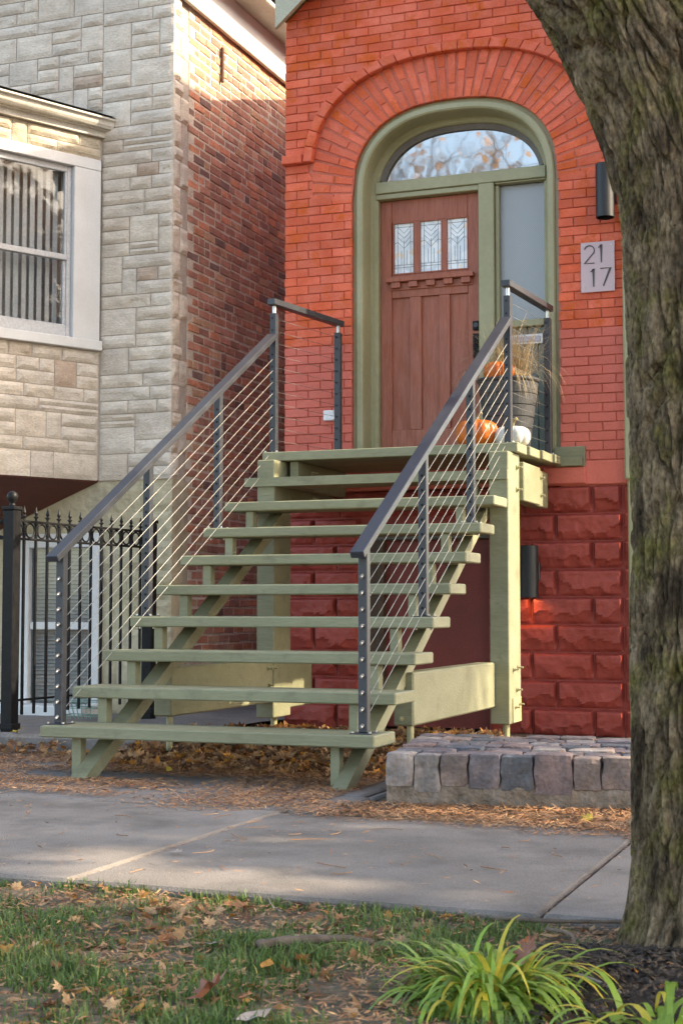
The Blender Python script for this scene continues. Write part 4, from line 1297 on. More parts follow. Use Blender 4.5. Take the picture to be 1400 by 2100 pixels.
P = thing('number_plaque', 'frosted pink house number plaque reading 21 17 beside the door', 'number plaque', (2.333, F, 3.3))
b = MB(); b.cbox(2.206, 2.461, F - .03, F - .022, 3.302, 3.683, .002); b.build('plate', M['acrylic'], P)
def stroke(pts_, name='numeral'):
    b_ = MB(); vs, fs = [], []
    hw = .0036
    for i, q in enumerate(pts_):
        a, c_ = Vector(pts_[max(0, i - 1)]), Vector(pts_[min(len(pts_) - 1, i + 1)])
        d = (c_ - a).normalized(); nn = Vector((-d.y, d.x)) * hw
        if 0 < i < len(pts_) - 1:
            d1 = (Vector(q) - a).normalized(); k_ = max(.4, d1.dot(d)); nn = nn / k_
        for sg in (1, -1):
            for yy_ in (F - .036, F - .0305):
                vs.append((q[0] + nn.x * sg, yy_, q[1] + nn.y * sg))
    for i in range(len(pts_) - 1):
        a, c_ = i * 4, (i + 1) * 4
        fs += [(a, c_, c_ + 2, a + 2), (a, a + 1, c_ + 1, c_), (a + 2, c_ + 2, c_ + 3, a + 3), (a + 1, a + 3, c_ + 3, c_ + 1)]
    fs += [(0, 2, 3, 1), (len(vs) - 4, len(vs) - 3, len(vs) - 1, len(vs) - 2)]
    b_.add(vs, fs); b_.build(name, M['digits'], P)
def digit(ch_, x, zb, h_=.135, w_=.075):
    if ch_ == '1':
        stroke([(x - .022, zb + h_ - .022), (x, zb + h_), (x, zb)])
    elif ch_ == '7':
        stroke([(x - w_ / 2, zb + h_), (x + w_ / 2, zb + h_), (x - w_ * .22, zb)])
    else:
        r_ = w_ / 2
        pts_ = [(x + r_ * math.cos(a), zb + h_ - r_ + r_ * math.sin(a)) for a in [rad(165 - 12.5 * k) for k in range(17)]]
        pts_ += [(x - r_, zb), (x + r_, zb)]
        stroke(pts_)
digit('2', 2.272, 3.522); digit('1', 2.362, 3.524)
digit('1', 2.302, 3.342); digit('7', 2.392, 3.342)
for x, zz in ((2.232, 3.66), (2.436, 3.655), (2.232, 3.338), (2.432, 3.342)):
    b = MB(); b.tube([(x, F - .034, zz), (x, F, zz)], .006, 10); b.build('standoff', M['steel'], P)
ob = MB(); ob.cbox(.112, .208, F - .03, F - .002, 2.425, 2.508, .006)
tag(ob.build('outlet_box', M['plastic']), 'small white electrical box on the brick left of the door', 'electrical box')

# ------------------------------------------------------------------ pumpkins and planter on the landing
def pumpkin(x, y, z0, r_, h_, mat, label, tilt=0.0):
    T = thing('pumpkin', label, 'pumpkin', (x, y, z0))
    prof_ = []
    for k in range(15):
        a = math.pi * k / 14
        rr_ = r_ * (math.sin(a) ** .72) + .004
        zz_ = z0 + h_ / 2 - h_ / 2 * math.cos(a) * (1 - .22 * (abs(math.cos(a)) ** 6))
        prof_.append((rr_, zz_))
    b_ = MB(); b_.lathe(prof_, x, y, 80, 10, .10); b_.build('body', M[mat], T, smooth=True)
    b_ = MB(); zt = z0 + h_ * .86
    b_.tube([(x, y, zt), (x + .004, y, zt + .03), (x + .02, y - .006, zt + .055), (x + .038, y - .01, zt + .066)], [.022, .013, .011, .013], 7); b_.build('stem', M['stem'], T, smooth=True)
pumpkin(1.585, 3.23, zl + .001, .152, .235, 'pumpkin', 'large orange pumpkin resting on the landing in front of the planter')
pumpkin(1.842, 3.24, zl + .001, .128, .175, 'whitepump', 'white pumpkin on the landing behind the railing post')
pc = (1.735, 3.55)
T = thing('planter', 'dark grey ribbed planter on the landing beside the door', 'planter', (pc[0], pc[1], zl))
prof = [(.145, zl + .002)]
for k in range(6):
    zz = zl + .01 + k * .085; r_ = .152 + .012 * k
    prof += [(r_, zz), (r_ + .010, zz + .078), (r_ + .003, zz + .083)]
prof += [(.226, zl + .525), (.232, zl + .535), (.232, zl + .548), (.214, zl + .55), (.21, zl + .49)]
b = MB(); b.lathe(prof, pc[0], pc[1], 40); b.build('pot', M['planter'], T, smooth=False)
b = MB(); b.lathe([(.2, zl + .49), (.1, zl + .50), (.001, zl + .502)], pc[0], pc[1], 24); b.build('potting_soil', M['soil'], T)
pumpkin(1.70, 3.42, zl + .505, .112, .17, 'pumpkin', 'small orange pumpkin sitting in the top of the planter')
q = random.Random(3)
b = MB()
def blade(b_, base, dirv, L, droop, w0, n_=6, w1=.15):
    """tapering arching strip"""
    dirv = Vector(dirv).normalized(); side = dirv.cross(Vector((0, 0, 1)))
    side = side.normalized() if side.length > 1e-3 else Vector((1, 0, 0))
    p_ = Vector(base); vs_, fs_ = [], []
    d_ = dirv.copy()
    for i in range(n_ + 1):
        f = i / n_
        ww = w0 * (1 - f) ** .6 * (1 - w1) + w0 * w1 * (1 - f)
        vs_ += [p_ - side * ww / 2, p_ + side * ww / 2]
        p_ = p_ + d_ * (L / n_)
        d_ = (d_ + Vector((0, 0, -droop / n_))).normalized()
    for i in range(n_): fs_.append((2 * i, 2 * i + 1, 2 * i + 3, 2 * i + 2))
    b_.add(vs_, fs_)
for k in range(620):
    a = q.uniform(0, 2 * math.pi)
    rr_ = q.uniform(.02, .15)
    base = (pc[0] + rr_ * math.cos(a), pc[1] + .05 + rr_ * .6 * math.sin(a), zl + .49)
    if q.random() < .55:
        d_ = (q.gauss(.03, .22), q.gauss(-.05, .18), 1); L = q.uniform(.3, .62); dr = q.uniform(.3, 2.2)
    else:
        d_ = (q.uniform(-.5, .42), q.uniform(-.6, .1), .75); L = q.uniform(.32, .66); dr = q.uniform(1.8, 4.2)
    blade(b, base, d_, L, dr, q.uniform(.003, .006), 7)
for k in range(7):
    blade(b, (pc[0] + q.uniform(-.03, .1), pc[1], zl + .5), (q.uniform(.05, .5), q.uniform(-.3, .1), 1), q.uniform(.6, .85), q.uniform(.8, 2.0), .009, 10)
g_ = tag(b.build('dried_grass', M['straw'], fix=False), 'bundle of dried straw grass spilling out of the grey planter', 'dried grass')

# ------------------------------------------------------------------ cobblestone platform
cb = thing('cobblestone_platform', 'low raised platform of old purple-grey cobblestones beside the stair', 'platform', (2.17, -.42, 0))
CA = rad(9)
M4 = Matrix.Translation((2.165, -.425, 0)) @ Matrix.Rotation(CA, 4, 'Z')
CW, CD = 1.95, 1.12
nx, ny = 60, 34
b = MB(); vs, fs = [], []
def cw_(u, v, zz): 
    q_ = M4 @ Vector((u, v, zz)); return (q_.x, q_.y, q_.z)
# mortar bed: uneven sided block
nu = 70
for j, (zz, o) in enumerate(((-.05, -.012), (.03, -.008), (.085, .0), (.115, .012), (.185, .03), (.193, .08))):
    for i in range(nu + 1):
        u = CW * i / nu
        d = .016 * noise.noise(Vector((u * 14, zz * 30, 2)))
        vs.append(cw_(u, o + d, zz + .008 * noise.noise(Vector((u * 9, j, 5)))))
for j in range(5):
    for i in range(nu): fs.append((j * (nu + 1) + i, j * (nu + 1) + i + 1, (j + 1) * (nu + 1) + i + 1, (j + 1) * (nu + 1) + i))
b.add(vs, fs)
vs = []; fs = []
for j, (zz, o) in enumerate(((-.05, .005), (.05, .008), (.12, .012), (.185, .03))):
    for i in range(31):
        v = CD * i / 30
        vs.append(cw_(o + .012 * noise.noise(Vector((v * 12, zz * 30, 8))), v, zz))
for j in range(3):
    for i in range(30): fs.append((j * 31 + i, (j + 1) * 31 + i, (j + 1) * 31 + i + 1, j * 31 + i + 1))
b.add(vs, fs)
b.add([cw_(.02, .03, .187), cw_(CW, .03, .187), cw_(CW, CD, .187), cw_(.02, CD, .187)], [(0, 1, 2, 3)])
b.add([cw_(0, CD, -.05), cw_(CW, CD, -.05), cw_(CW, CD, .187), cw_(.01, CD, .187)], [(0, 1, 2, 3)])
b.build('mortar_bed', M['mortar_cob'], cb, smooth=False)
q = random.Random(12)
def cobble(u0, u1, v0, v1, z0, z1, seed):
    """rounded irregular block"""
    n_ = 6
    vs_, fs_ = [], []
    idx = {}
    hx, hy, hz = (u1 - u0) / 2, (v1 - v0) / 2, (z1 - z0) / 2
    c_ = Vector(((u0 + u1) / 2, (v0 + v1) / 2, (z0 + z1) / 2))
    def vert(a, b_, cc):
        key = (a, b_, cc)
        if key not in idx:
            p_ = Vector((a / n_ * 2 - 1, b_ / n_ * 2 - 1, cc / n_ * 2 - 1))
            m_ = max(abs(p_.x), abs(p_.y), abs(p_.z))
            rl = (abs(p_.x) ** 14 + abs(p_.y) ** 14 + abs(p_.z) ** 14) ** (1 / 14)
            p_ = p_ * (m_ / rl)
            d_ = noise.noise(p_ * 1.3 + Vector((seed, 0, 0))) * .12 + noise.noise(p_ * 3.4 + Vector((0, seed, 0))) * .07 - .16 * max(0, noise.noise(p_ * 1.1 + Vector((0, 0, seed))) - .12)
            p_ = Vector((p_.x * (1 + d_), p_.y * (1 + d_), p_.z * (1 + d_ * .4)))
            idx[key] = len(vs_); vs_.append(M4 @ (c_ + Vector((p_.x * hx, p_.y * hy, p_.z * hz))))
        return idx[key]
    for a in range(n_):
        for b_ in range(n_):
            for s_ in (0, n_):
                fs_.append((vert(a, b_, s_), vert(a + 1, b_, s_), vert(a + 1, b_ + 1, s_), vert(a, b_ + 1, s_)))
                fs_.append((vert(a, s_, b_), vert(a + 1, s_, b_), vert(a + 1, s_, b_ + 1), vert(a, s_, b_ + 1)))
                fs_.append((vert(s_, a, b_), vert(s_, a + 1, b_), vert(s_, a + 1, b_ + 1), vert(s_, a, b_ + 1)))
    MB().add(vs_, fs_).build('cobblestone', M['cobble'], cb, smooth=False)
v = -.012
for r_ in range(7):
    d = .135 if r_ == 0 else q.uniform(.15, .175)
    ws = [.138, .124, .13, .15, .152, .182, .13, .15, .15, .14, .16, .15, .17] if r_ == 0 else [q.uniform(.13, .19) if r_ % 2 else q.uniform(.15, .24) for _ in range(14)]
    u = -.008 + (0 if r_ == 0 else q.uniform(-.005, .0)) 
    if v + d > CD + .06: break
    for i, w_ in enumerate(ws):
        if u + .06 > CW: break
        zt = .243 + q.uniform(-.008, .008) if r_ == 0 else .24 + q.uniform(-.007, .007)
        cobble(u + .002, u + w_ - .002, v + .003, v + d - .003, (.078 + q.uniform(-.02, .02)) if r_ == 0 or i == 0 else .13, zt, q.uniform(0, 99))
        u += w_
    v += d

# ------------------------------------------------------------------ trees
def barktube(b_, path, rads, nth, seed, amp, zs=4.2, flare=False):
    path = [Vector(q_) for q_ in path]
    up = None; vs_, fs_ = [], []
    dist = 0
    for i, q_ in enumerate(path):
        if i: dist += (q_ - path[i - 1]).length
        d = (path[min(i + 1, len(path) - 1)] - path[max(i - 1, 0)]).normalized()
        if up is None: up = Vector((1, 0, 0))
        up = (up - d * up.dot(d)).normalized(); sd = d.cross(up)
        for k in range(nth):
            a = 2 * math.pi * k / nth
            ca, sa_ = math.cos(a), math.sin(a)
            rr_ = rads[i]
            if flare:
                rr_ *= 1 + .22 * math.exp(-q_.z / .09) * (.72 + .5 * noise.noise(Vector((ca * 2, sa_ * 2, 4)))) + .07 * math.exp(-q_.z / .35)
            u_ = Vector((ca * rads[i] * 34, sa_ * rads[i] * 34, dist * zs + seed))
            wob = noise.noise(Vector((ca * 3, sa_ * 3, dist * 3 + seed)))
            f1 = min(1, abs(noise.noise(u_ + Vector((wob, wob, 0)))) * 6.0)
            f2 = min(1, abs(noise.noise(Vector((u_.x * 1.9, u_.y * 1.9, u_.z * 2.2 + 5)))) * 3.0)
            dd = amp * (1.0 * f1 + .5 * f2 - 1.0) + amp * .7 * noise.noise(Vector((ca * 2.2, sa_ * 2.2, dist * 1.3 + seed)))
            vs_.append(q_ + (up * ca + sd * sa_) * (rr_ + dd))
    for i in range(len(path) - 1):
        for k in range(nth):
            fs_.append((i * nth + k, i * nth + (k + 1) % nth, (i + 1) * nth + (k + 1) % nth, (i + 1) * nth + k))
    fs_.append(tuple((len(path) - 1) * nth + k for k in range(nth)))
    b_.add(vs_, fs_)
def smoothpath(pts_, n_):
    pts_ = [Vector(q_[:3]) for q_ in pts_]; 
    out_ = []
    for i in range(n_ + 1):
        t_ = i / n_ * (len(pts_) - 1); k = min(int(t_), len(pts_) - 2); f = t_ - k
        p0, p1, p2, p3 = pts_[max(k - 1, 0)], pts_[k], pts_[k + 1], pts_[min(k + 2, len(pts_) - 1)]
        out_.append(.5 * ((2 * p1) + (p2 - p0) * f + (2 * p0 - 5 * p1 + 4 * p2 - p3) * f * f + (3 * p1 - p0 - 3 * p2 + p3) * f ** 3))
    return out_
def lerps(vals, n_):
    return [vals[min(int(i / n_ * (len(vals) - 1)), len(vals) - 2)] * (1 - (i / n_ * (len(vals) - 1) - min(int(i / n_ * (len(vals) - 1)), len(vals) - 2))) + vals[min(int(i / n_ * (len(vals) - 1)), len(vals) - 2) + 1] * (i / n_ * (len(vals) - 1) - min(int(i / n_ * (len(vals) - 1)), len(vals) - 2)) for i in range(n_ + 1)]
def grow(b_, tips, p_, d_, L, r_, lev, q_):
    n_ = 4
    pts_ = [Vector(p_)]; d_ = Vector(d_).normalized()
    for i in range(n_):
        d_ = (d_ + Vector((q_.gauss(0, .13), q_.gauss(0, .13), q_.gauss(.03, .1)))).normalized()
        pts_.append(pts_[-1] + d_ * L / n_)
    b_.tube(pts_, [r_ * (1 - .45 * i / n_) for i in range(n_ + 1)], 7 if r_ > .04 else 5 if r_ > .012 else 3, cap=False)
    if lev == 0:
        tips += pts_[1:]; return
    if lev <= 2: tips += pts_[2:]
    for k in range(3 if lev > 1 else 4):
        i = q_.randrange(2, n_ + 1)
        v_ = Vector((q_.gauss(0, 1), q_.gauss(0, 1), q_.gauss(.25, .8))).normalized()
        grow(b_, tips, pts_[i], d_ * .9 + v_ * .75, L * q_.uniform(.55, .8), r_ * .5, lev - 1, q_)
def leafquad(b_, p_, s_, q_):
    u = Vector((q_.gauss(0, 1), q_.gauss(0, 1), q_.gauss(0, 1))).normalized(); v_ = u.orthogonal().normalized(); v_ = (v_ * math.cos(q_.uniform(0, 6)) + u.cross(v_) * math.sin(q_.uniform(0, 6)))
    a = Vector(p_)
    b_.add([a - u * s_ * .5, a + v_ * s_ * .38, a + u * s_ * .55, a - v_ * s_ * .38], [(0, 1, 2, 3)])
def crown(name, tips, n_, size, mat, parent, q_, spread=.18):
    b_ = MB()
    for k in range(n_):
        t_ = q_.choice(tips)
        leafquad(b_, t_ + Vector((q_.gauss(0, spread), q_.gauss(0, spread), q_.gauss(0, spread))), size * q_.uniform(.6, 1.2), q_)
    b_.build(name, M[mat], parent, fix=False)

# the big street tree at the right edge
tr = thing('street_tree', 'large mossy rough-barked street tree trunk at the right edge', 'tree', (4.02, -2.78, 0))
b = MB()
NZ = 420
path = smoothpath([(4.035, -2.78, -.12), (4.025, -2.78, .5), (4.03, -2.775, 1.2), (4.025, -2.77, 1.75), (4.03, -2.75, 2.3), (4.12, -2.70, 3.0)], NZ)
barktube(b, path, lerps([.275, .272, .268, .276, .30, .25], NZ), 440, 3.0, .03, flare=True)
trunk = b.build('trunk', M['bark'], tr, smooth=True, fix=False)
b = MB()
path = smoothpath([(4.03, -2.78, 1.5), (3.99, -2.80, 2.05), (3.86, -2.84, 2.55), (3.56, -2.90, 3.05), (3.05, -3.0, 3.65), (2.3, -3.2, 4.6)], 380)
barktube(b, path, lerps([.20, .245, .25, .235, .21, .17], 380), 400, 13.0, .03)
b.build('limb', M['bark'], tr, smooth=True, fix=False)
b = MB()
path = smoothpath([(4.06, -2.74, 2.2), (4.3, -2.66, 3.2), (4.8, -2.5, 4.3), (5.3, -2.3, 5.6)], 60)
barktube(b, path, lerps([.24, .22, .19, .13], 60), 60, 23.0, .014)
b.build('limb', M['bark'], tr, smooth=True, fix=False)
q = random.Random(9)
tips = []
b = MB()
for p_, d_, r_ in (((2.3, -3.2, 4.6), (-.6, -.35, 1), .14), ((2.9, -3.05, 3.9), (-.2, -1, 1), .1), ((5.3, -2.3, 5.6), (.5, .1, 1), .12), ((4.8, -2.5, 4.4), (.6, -.7, .8), .1), ((4.12, -2.7, 3.0), (-.05, .1, 1), .16)):
    grow(b, tips, p_, d_, 2.3, r_, 4, q)
b.build('branches', M['twig'], tr, smooth=True, fix=False)
crown('crown', tips, 1100, .13, 'leaf_tree', tr, q)

def far_tree(x, y, h_, r_, label, seed, leaves, size, mat='leaf_tree', lev=5):
    q_ = random.Random(seed)
    T_ = thing('street_tree' if mat == 'leaf_tree' else 'evergreen_tree', label, 'tree', (x, y, 0))
    b_ = MB()
    pth = smoothpath([(x, y, -.15), (x + .05, y, h_ * .16), (x - .03, y + .04, h_ * .32)], 40)
    barktube(b_, pth, lerps([r_, r_ * .9, r_ * .8], 40), 40, seed, .02, flare=True)
    b_.build('trunk', M['bark'], T_, smooth=True, fix=False)
    tips_ = []
    b_ = MB()
    for k in range(5):
        a = k * 1.257 + q_.uniform(-.3, .3)
        grow(b_, tips_, pth[-1], (math.cos(a) * .75, math.sin(a) * .75, 1), h_ * .27, r_ * .55, lev - 1, q_)
    b_.build('branches', M['twig'], T_, smooth=True, fix=False)
    crown('crown', tips_, leaves, size, mat, T_, q_, .25)
far_tree(-3.6, -12.8, 13.5, .28, 'bare street tree with a few orange leaves mirrored in the transom window', 5, 420, .16)
far_tree(-8.5, -14.5, 13, .26, 'half-bare autumn tree mirrored at the edge of the transom window', 6, 420, .16)
far_tree(11.8, -3.2, 13.5, .3, 'unseen autumn street tree to the right, added to shade the sidewalk and lawn', 7, 24000, .36)  # out of view; dense crown added to keep sun off the foreground
far_tree(10.6, 0.2, 9.8, .24, 'unseen autumn yard tree to the right, added to filter sun on sidewalk and stair', 9, 17000, .3)  # added out of view so its crown thins the sun on walk and stair

ev = thing('evergreen_tree', 'dark evergreen mirrored in the lower bay window, down the street', 'tree', (11.5, 5.4, 0))
b = MB(); b.tube([(11.5, 5.4, -.1), (11.5, 5.4, 3), (11.5, 5.4, 6.2)], [.2, .13, .03], 10); b.build('trunk', M['twig'], ev, smooth=True)
q = random.Random(41); b = MB()
for k in range(9000):
    f = q.random() ** .8; a = q.uniform(0, 6.283); zz = .5 + 6.1 * f; rr_ = (2.3 * (1 - f) + .15) * (q.random() ** .4) * (1 + .2 * math.sin(a * 5 + zz * 3))
    leafquad(b, Vector((11.5 + rr_ * math.cos(a), 5.4 + rr_ * math.sin(a), zz - .12 * rr_)), q.uniform(.12, .26), q)
b.build('crown', M['hedge'], ev, fix=False)

# ------------------------------------------------------------------ plants, grass, litter
def lily(x, y, n_, label, seed, Lm=.42):
    q_ = random.Random(seed)
    T_ = thing('lily_clump', label, 'plant', (x, y, -.04))
    bg_, by_ = MB(), MB()
    for k in range(n_):
        a = q_.uniform(0, 2 * math.pi); rr_ = abs(q_.gauss(0, .075))
        base = (x + rr_ * math.cos(a), y + rr_ * math.sin(a), -.04)
        out_ = q_.uniform(.2, .8)
        yel = q_.random() < .2
        blade(by_ if yel else bg_, base, (math.cos(a + q_.gauss(0, .5)) * out_, math.sin(a + q_.gauss(0, .5)) * out_, 1), Lm * q_.uniform(.6, 1.1), q_.uniform(2.4, 5.2), q_.uniform(.016, .028), 9)
    bg_.build('leaves', M['lily'], T_, smooth=True, fix=False)
    by_.build('yellow_leaves', M['lily_y'], T_, smooth=True, fix=False)
lily(3.53, -3.60, 520, 'arching green lily clump with yellowing blades in front of the sidewalk', 2, .28)
lily(3.99, -3.86, 90, 'green lily clump at the bottom right corner below the trunk', 4, .30)

def inbed(x, y):
    dx, dy_ = x - 4.02, (y + 3.05) / .85
    return math.hypot(dx, dy_) < bedr(math.atan2(dy_, dx)) - .03
def lawnz(x, y):
    return -.032 + .016 * (noise.noise(Vector((x * 2.2, y * 2.2, 3))) + .4 * noise.noise(Vector((x * 8.8, y * 8.8, 7))))
q = random.Random(17)
b = MB()
n_ = 0
while n_ < 66000:
    x, y = q.uniform(.2, 6.5), q.uniform(-5.0, -2.63)
    if y < -4.6 and x > 5: continue
    cl = noise.noise(Vector((x * 2.6, y * 2.6, 11))) + .5 * noise.noise(Vector((x * 7, y * 7, 4)))
    if q.random() > .42 + cl * 1.3: 
        continue
    if inbed(x, y): continue
    n_ += 1
    zb = lawnz(x, y) - .004
    h_ = q.uniform(.014, .042) * (1 + .6 * cl)
    a = q.uniform(0, 6.283); le = q.uniform(.1, 1.1)
    dx, dy_ = math.cos(a), math.sin(a); wv = q.uniform(.0016, .0032)
    p0 = Vector((x, y, zb)); p1 = p0 + Vector((dx * h_ * le * .4, dy_ * h_ * le * .4, h_ * .65)); p2 = p0 + Vector((dx * h_ * le, dy_ * h_ * le, h_ * (1.05 - .25 * le)))
    s_ = Vector((-dy_, dx, 0)) * wv
    b.add([p0 - s_, p0 + s_, p1 + s_ * .8, p1 - s_ * .8, p2], [(0, 1, 2, 3), (3, 2, 4)])
tag(b.build('grass', M['grass'], fix=False, kind='stuff'), 'patchy green lawn grass in front of the sidewalk', 'grass')

MAPLE = [(0, -.5), (.06, -.2), (.3, -.32), (.27, -.12), (.5, 0), (.34, .1), (.36, .28), (.17, .22), (0, .55), (-.17, .22), (-.36, .28), (-.34, .1), (-.5, 0), (-.27, -.12), (-.3, -.32), (-.06, -.2)]
OVAL = [(0, -.5), (.14, -.3), (.22, -.05), (.18, .2), (0, .55), (-.18, .2), (-.22, -.05), (-.14, -.3)]
def leafgeo(p_, s_, q_, shape=None, curl=None, tilt=.5):
    shape = shape or (MAPLE if q_.random() < .55 else OVAL)
    curl = q_.uniform(-.6, .9) if curl is None else curl
    rot_ = Matrix.Rotation(q_.uniform(0, 6.283), 4, 'Z') @ Matrix.Rotation(q_.gauss(0, tilt), 4, 'X') @ Matrix.Rotation(q_.gauss(0, tilt), 4, 'Y') @ Matrix.Rotation(q_.uniform(0, 6.28), 4, 'Z')
    vs_ = [Vector((0, 0, 0))]
    for u, v_ in shape: vs_.append(Vector((u, v_, curl * (u * u + .5 * v_ * v_) + q_.uniform(-.06, .06))))
    k = len(shape)
    m_ = Matrix.Translation(p_) @ rot_ @ Matrix.Scale(s_, 4)
    return [m_ @ v_ for v_ in vs_], [(0, i + 1, (i + 1) % k + 1) for i in range(k)]
# leaf pile under the stair
q = random.Random(23)
b = MB()
def pile(x, y):
    return max(0, .16 * math.exp(-((y - 1.75) / .55) ** 2) * (1 - .35 * max(0, (.6 - x))) )
for k in range(4200):
    x, y = q.uniform(-.15, 2.1), q.gauss(1.45, .5)
    if y < .55 or y > 3.8: continue
    vs, fs = leafgeo(Vector((x, y, .005 + pile(x, y) * q.uniform(.5, 1.05))), q.uniform(.05, .105), q)
    b.add(vs, fs)
for k in range(160):
    x, y = q.uniform(-1.2, -.2), q.gauss(1.1, .18)
    vs, fs = leafgeo(Vector((x, y, .02 + .05 * q.random() * (x < -.6))), q.uniform(.04, .08), q); b.add(vs, fs)
tag(b.build('leaf_pile', M['leaf'], fix=False, kind='stuff'), 'drift of dry brown leaves under the staircase', 'leaves')
# straw-like leaflets over pavers and along the platform
b = MB()
def straw(x, y, zb, L, wv):
    a = q.uniform(0, 6.283); t_ = q.gauss(0, .16)
    d = Vector((math.cos(a), math.sin(a), t_)) * L / 2; s_ = Vector((-math.sin(a), math.cos(a), q.gauss(0, .3))) * wv / 2
    c_ = Vector((x, y, zb + abs(t_) * L / 2))
    b.add([c_ - d, c_ - s_, c_ + d, c_ + s_], [(0, 1, 2, 3)])
n_ = 0
while n_ < 74000:
    x, y = q.uniform(-2.6, 5.2), q.uniform(-2.6, 1.2)
    dens = 0
    if x > 1.85:                                       # strip before the cobbles
        fy = -.425 + (x - 2.165) * .158
        e = noise.noise(Vector((x * 3, y * 3, 2))) * .12
        if y < fy + .02: dens = max(0, min(1, (y - (-1.0 - .11 * (x - 2.2)) + e) / .22))
        if y > fy - .02 and x > 2.2 and y < fy: dens = 1
    else:
        e = noise.noise(Vector((x * 1.3, y * 3.5, 6))) + .4 * noise.noise(Vector((x * 5, y * 9, 1)))
        dens = max(0, min(1, (y + .74 + .1 * e) / .3)) * max(0.0, min(1, .5 + 1.3 * e + (.4 if y > .35 else 0)))
        if x > .9: dens = max(dens, min(1, (x - .9) / .5) * max(0, min(1, (y + .95 + .12 * e) / .25)) * .9)
        if y < -.97: dens = 0
    dens = max(dens, .007 if y < -.7 else 0)
    if q.random() > dens: continue
    if x > 1.85 and y > -.425 + (x - 2.165) * .158 and x > 2.12: continue
    n_ += 1
    straw(x, y, .002 + q.uniform(0, .012) * dens, q.uniform(.012, .038) if q.random() < .8 else q.uniform(.04, .08), q.uniform(.003, .007))
for k in range(60):                                  # thin curved twigs
    x, y = q.uniform(-1.5, 4.2), q.uniform(-2.55, -.6); a = q.uniform(0, 6.28); L = q.uniform(.05, .16); cv = q.uniform(-.5, .5)
    pts_ = [Vector((x, y, .003))]
    for i in range(4):
        a += cv; pts_.append(pts_[-1] + Vector((math.cos(a), math.sin(a), 0)) * L / 4)
    b.tube(pts_, .0016, 3, cap=False)
for k in range(380):                                  # caught in the slab joints
    jx = q.choice([1.795, 3.43, 1.795, 3.43, .16])
    straw(jx + q.gauss(0, .005), q.uniform(-2.62, -.85), -.02 + q.uniform(-.006, .014), q.uniform(.01, .024), q.uniform(.003, .007))
for k in range(1500):                                  # caught between the cobbles
    u, v = q.uniform(.02, CW), q.uniform(.12, CD - .02)
    if noise.noise(Vector((u * 6, v * 6, 2))) < .02: continue
    w_ = M4 @ Vector((u, v, .235 + q.uniform(0, .016))); straw(w_.x, w_.y, w_.z, q.uniform(.012, .032), q.uniform(.003, .007))
tag(b.build('leaf_straw', M['needle'], fix=False, kind='stuff'), 'scattered tan leaflets over the pavers and joints', 'leaf litter')
# litter among the grass
b = MB()
for k in range(4600):
    x, y = q.uniform(.5, 6), q.uniform(-5, -2.66)
    if q.random() > .62 + .9 * noise.noise(Vector((x * 2.2, y * 2.2, 21))): continue
    vs, fs = leafgeo(Vector((x, y, lawnz(x, y) + q.uniform(.004, .02))), q.uniform(.02, .065), q, tilt=.4); b.add(vs, fs)
def straw2(n2):
    for k in range(n2):
        x, y = q.uniform(.5, 6), q.uniform(-5, -2.66)
        if q.random() > .45 - .9 * noise.noise(Vector((x * 2.6, y * 2.6, 11))): continue
        straw(x, y, lawnz(x, y) + q.uniform(.002, .02), q.uniform(.015, .045), q.uniform(.003, .007))
tag(b.build('lawn_leaves', M['leaf'], fix=False, kind='stuff'), 'torn dry leaves scattered over the lawn', 'leaf litter')
b = MB()
straw2(60000)
tag(b.build('lawn_litter', M['needle'], fix=False, kind='stuff'), 'small dry leaf scraps scattered in the lawn', 'leaf litter')
b = MB()
for k in range(5200):
    a, rr_ = q.uniform(0, 6.283), math.sqrt(q.random())
    x, y = 4.02 + bedr(a) * rr_ * math.cos(a), min(-3.05 + bedr(a) * rr_ * math.sin(a) * .85, -2.73)
    if math.hypot(x - 4.03, y + 2.78) < .3: continue
    L = q.uniform(.012, .045); az = q.uniform(0, 6.28)
    R4 = Matrix.Translation((x, y, -.012 + .025 * (1 - rr_ ** 2) + q.uniform(0, .012))) @ Matrix.Rotation(az, 4, 'Z') @ Matrix.Rotation(q.gauss(0, .3), 4, 'Y')
    b.add([R4 @ Vector(v_) for v_ in ((-L / 2, -.005, 0), (L / 2, -.003, 0), (L / 2, .004, .002), (-L / 2, .005, 0), (0, 0, .006))], [(0, 1, 4), (1, 2, 4), (2, 3, 4), (3, 0, 4)])
tag(b.build('mulch_chips', M['mulch_chip'], fix=False, kind='stuff'), 'dark wood mulch chips around the tree base', 'mulch')

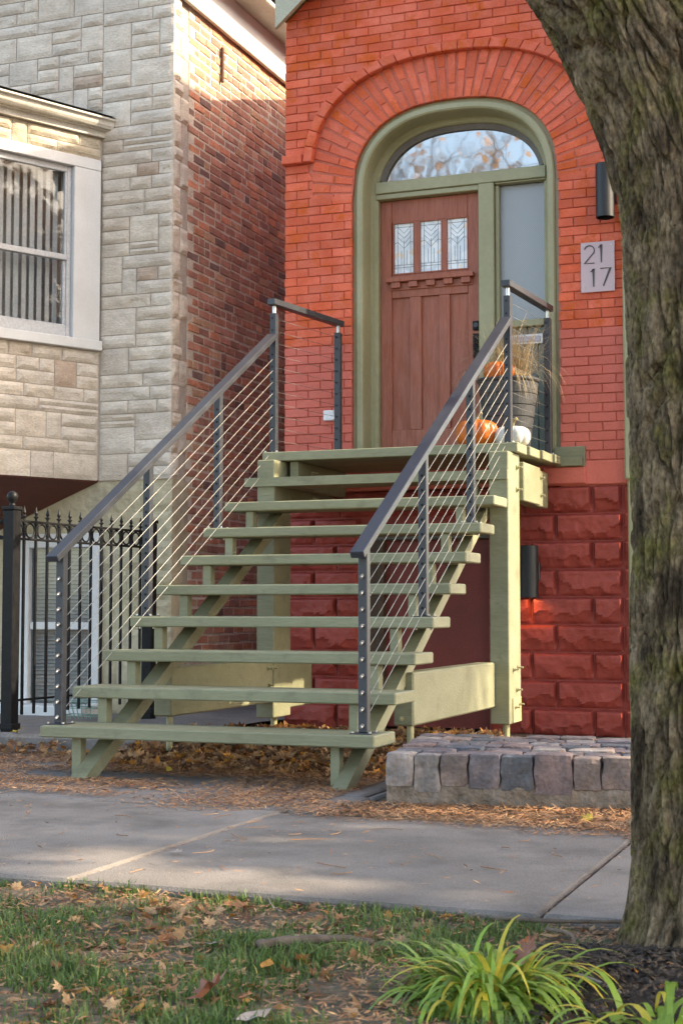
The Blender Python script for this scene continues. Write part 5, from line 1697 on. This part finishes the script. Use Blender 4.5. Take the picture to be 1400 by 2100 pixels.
# single leaves and sticks that stand out
def one_leaf(x, y, zz, s_, mat, label, seed, shape=MAPLE, curl=.5, tilt=.3):
    q_ = random.Random(seed)
    vs_, fs_ = leafgeo(Vector((0, 0, 0)), s_, q_, shape, curl, tilt)
    o = MB().add(vs_, fs_).build('fallen_leaf', M[mat], loc=(x, y, zz), fix=False)
    tag(o, label, 'leaf', 'leaves lying about singly')
LV = LEAVES = [
    (2.165, -3.68, .0, .075, 'leaf_orange', 'small orange leaf standing upright in the grass at the left', 1, OVAL, .3, 1.1),
    (2.905, -3.50, -.01, .085, 'leaf_orange', 'flat orange-brown leaf on the lawn below the fallen stick', 2, OVAL, .2, .15),
    (2.915, -3.86, .01, .13, 'leaf_red', 'large curled russet leaf near the bottom edge of the lawn', 3, MAPLE, .9, .6),
    (2.52, -2.82, -.01, .095, 'leaf', 'broad tan leaf on the grass edge just below the sidewalk', 4, MAPLE, .4, .2),
    (2.64, -2.83, -.01, .065, 'leaf_pale', 'pale whitish leaf beside the sidewalk edge', 5, MAPLE, .6, .3),
    (2.665, -3.33, -.01, .065, 'leaf_pale', 'pale leaf on the lawn left of the fallen stick', 6, MAPLE, .4, .2),
    (3.12, -3.65, -.01, .08, 'leaf_pale', 'pale curled leaf left of the lily clump', 7, MAPLE, .6, .3),
    (3.09, -4.0, .0, .1, 'leaf_pale', 'pale tan leaf at the bottom edge of the picture', 8, OVAL, .4, .3),
    (1.90, -2.05, .008, .06, 'leaf_pale', 'small pale leaf alone on the left sidewalk slab', 9, MAPLE, .5, .2),
    (3.17, -.69, .02, .09, 'leaf_yellow', 'yellow-green leaf lying against the cobblestone platform', 10, MAPLE, .3, .25),
    (3.37, -.74, .02, .1, 'leaf', 'tan leaf by the right end of the platform', 11, OVAL, .4, .3),
    (3.43, -.86, .02, .09, 'leaf_yellow', 'yellow leaf near the trunk at the platform corner', 12, MAPLE, .4, .3),
    (3.46, -.98, .02, .1, 'leaf_pale', 'pale tan leaf on the straw beside the tree trunk', 13, MAPLE, .4, .3),
    (-1.06, 1.42, .115, .12, 'leaf_yellow', 'bright yellow leaf on the kerb at the foot of the fence post', 14, MAPLE, .6, .25),
    (.62, .34, .03, .07, 'leaf_yellow', 'yellow leaf on the ground behind the left stair stringer', 15, OVAL, .4, .25),
    (3.02, -3.05, -.02, .055, 'leaf', 'brown leaf at the grass edge right of the joint', 16, MAPLE, .5, .4),
    (3.55, -3.33, .05, .1, 'leaf_red', 'reddish brown leaf caught among the lily blades', 17, MAPLE, .3, .9),
    (3.60, -3.50, .08, .1, 'leaf_red', 'brown dead leaf hanging in the middle of the lily clump', 18, MAPLE, .5, 1.2),
]
for a in LV: one_leaf(*a)
def stick(pts_, r_, label, mat='twig'):
    b_ = MB(); sp = smoothpath(pts_, 14)
    b_.tube(sp, [r_ * (1 - .4 * i / 14 + .12 * math.sin(i * 2.1)) for i in range(15)], 8)
    tag(b_.build('fallen_stick', M[mat], smooth=True, fix=False), label, 'stick', 'sticks lying on the ground')
stick([(2.80, -3.33, -.005), (2.88, -3.26, .002), (3.0, -3.19, .0), (3.08, -3.16, -.01)], .015, 'thick broken brown stick lying on the lawn')
stick([(3.60, -3.36, .0), (3.72, -3.42, .012), (3.83, -3.50, .0)], .006, 'thin pale twig on the mulch right of the lily clump', 'leaf_pale')
stick([(3.50, -2.86, .0), (3.60, -3.0, .02), (3.63, -3.1, .0)], .006, 'short twig on the mulch near the sidewalk joint')
stick([(3.30, -2.72, -.01), (3.5, -2.74, .0), (3.72, -2.72, .01)], .008, 'twig lying along the sidewalk edge beside the trunk')
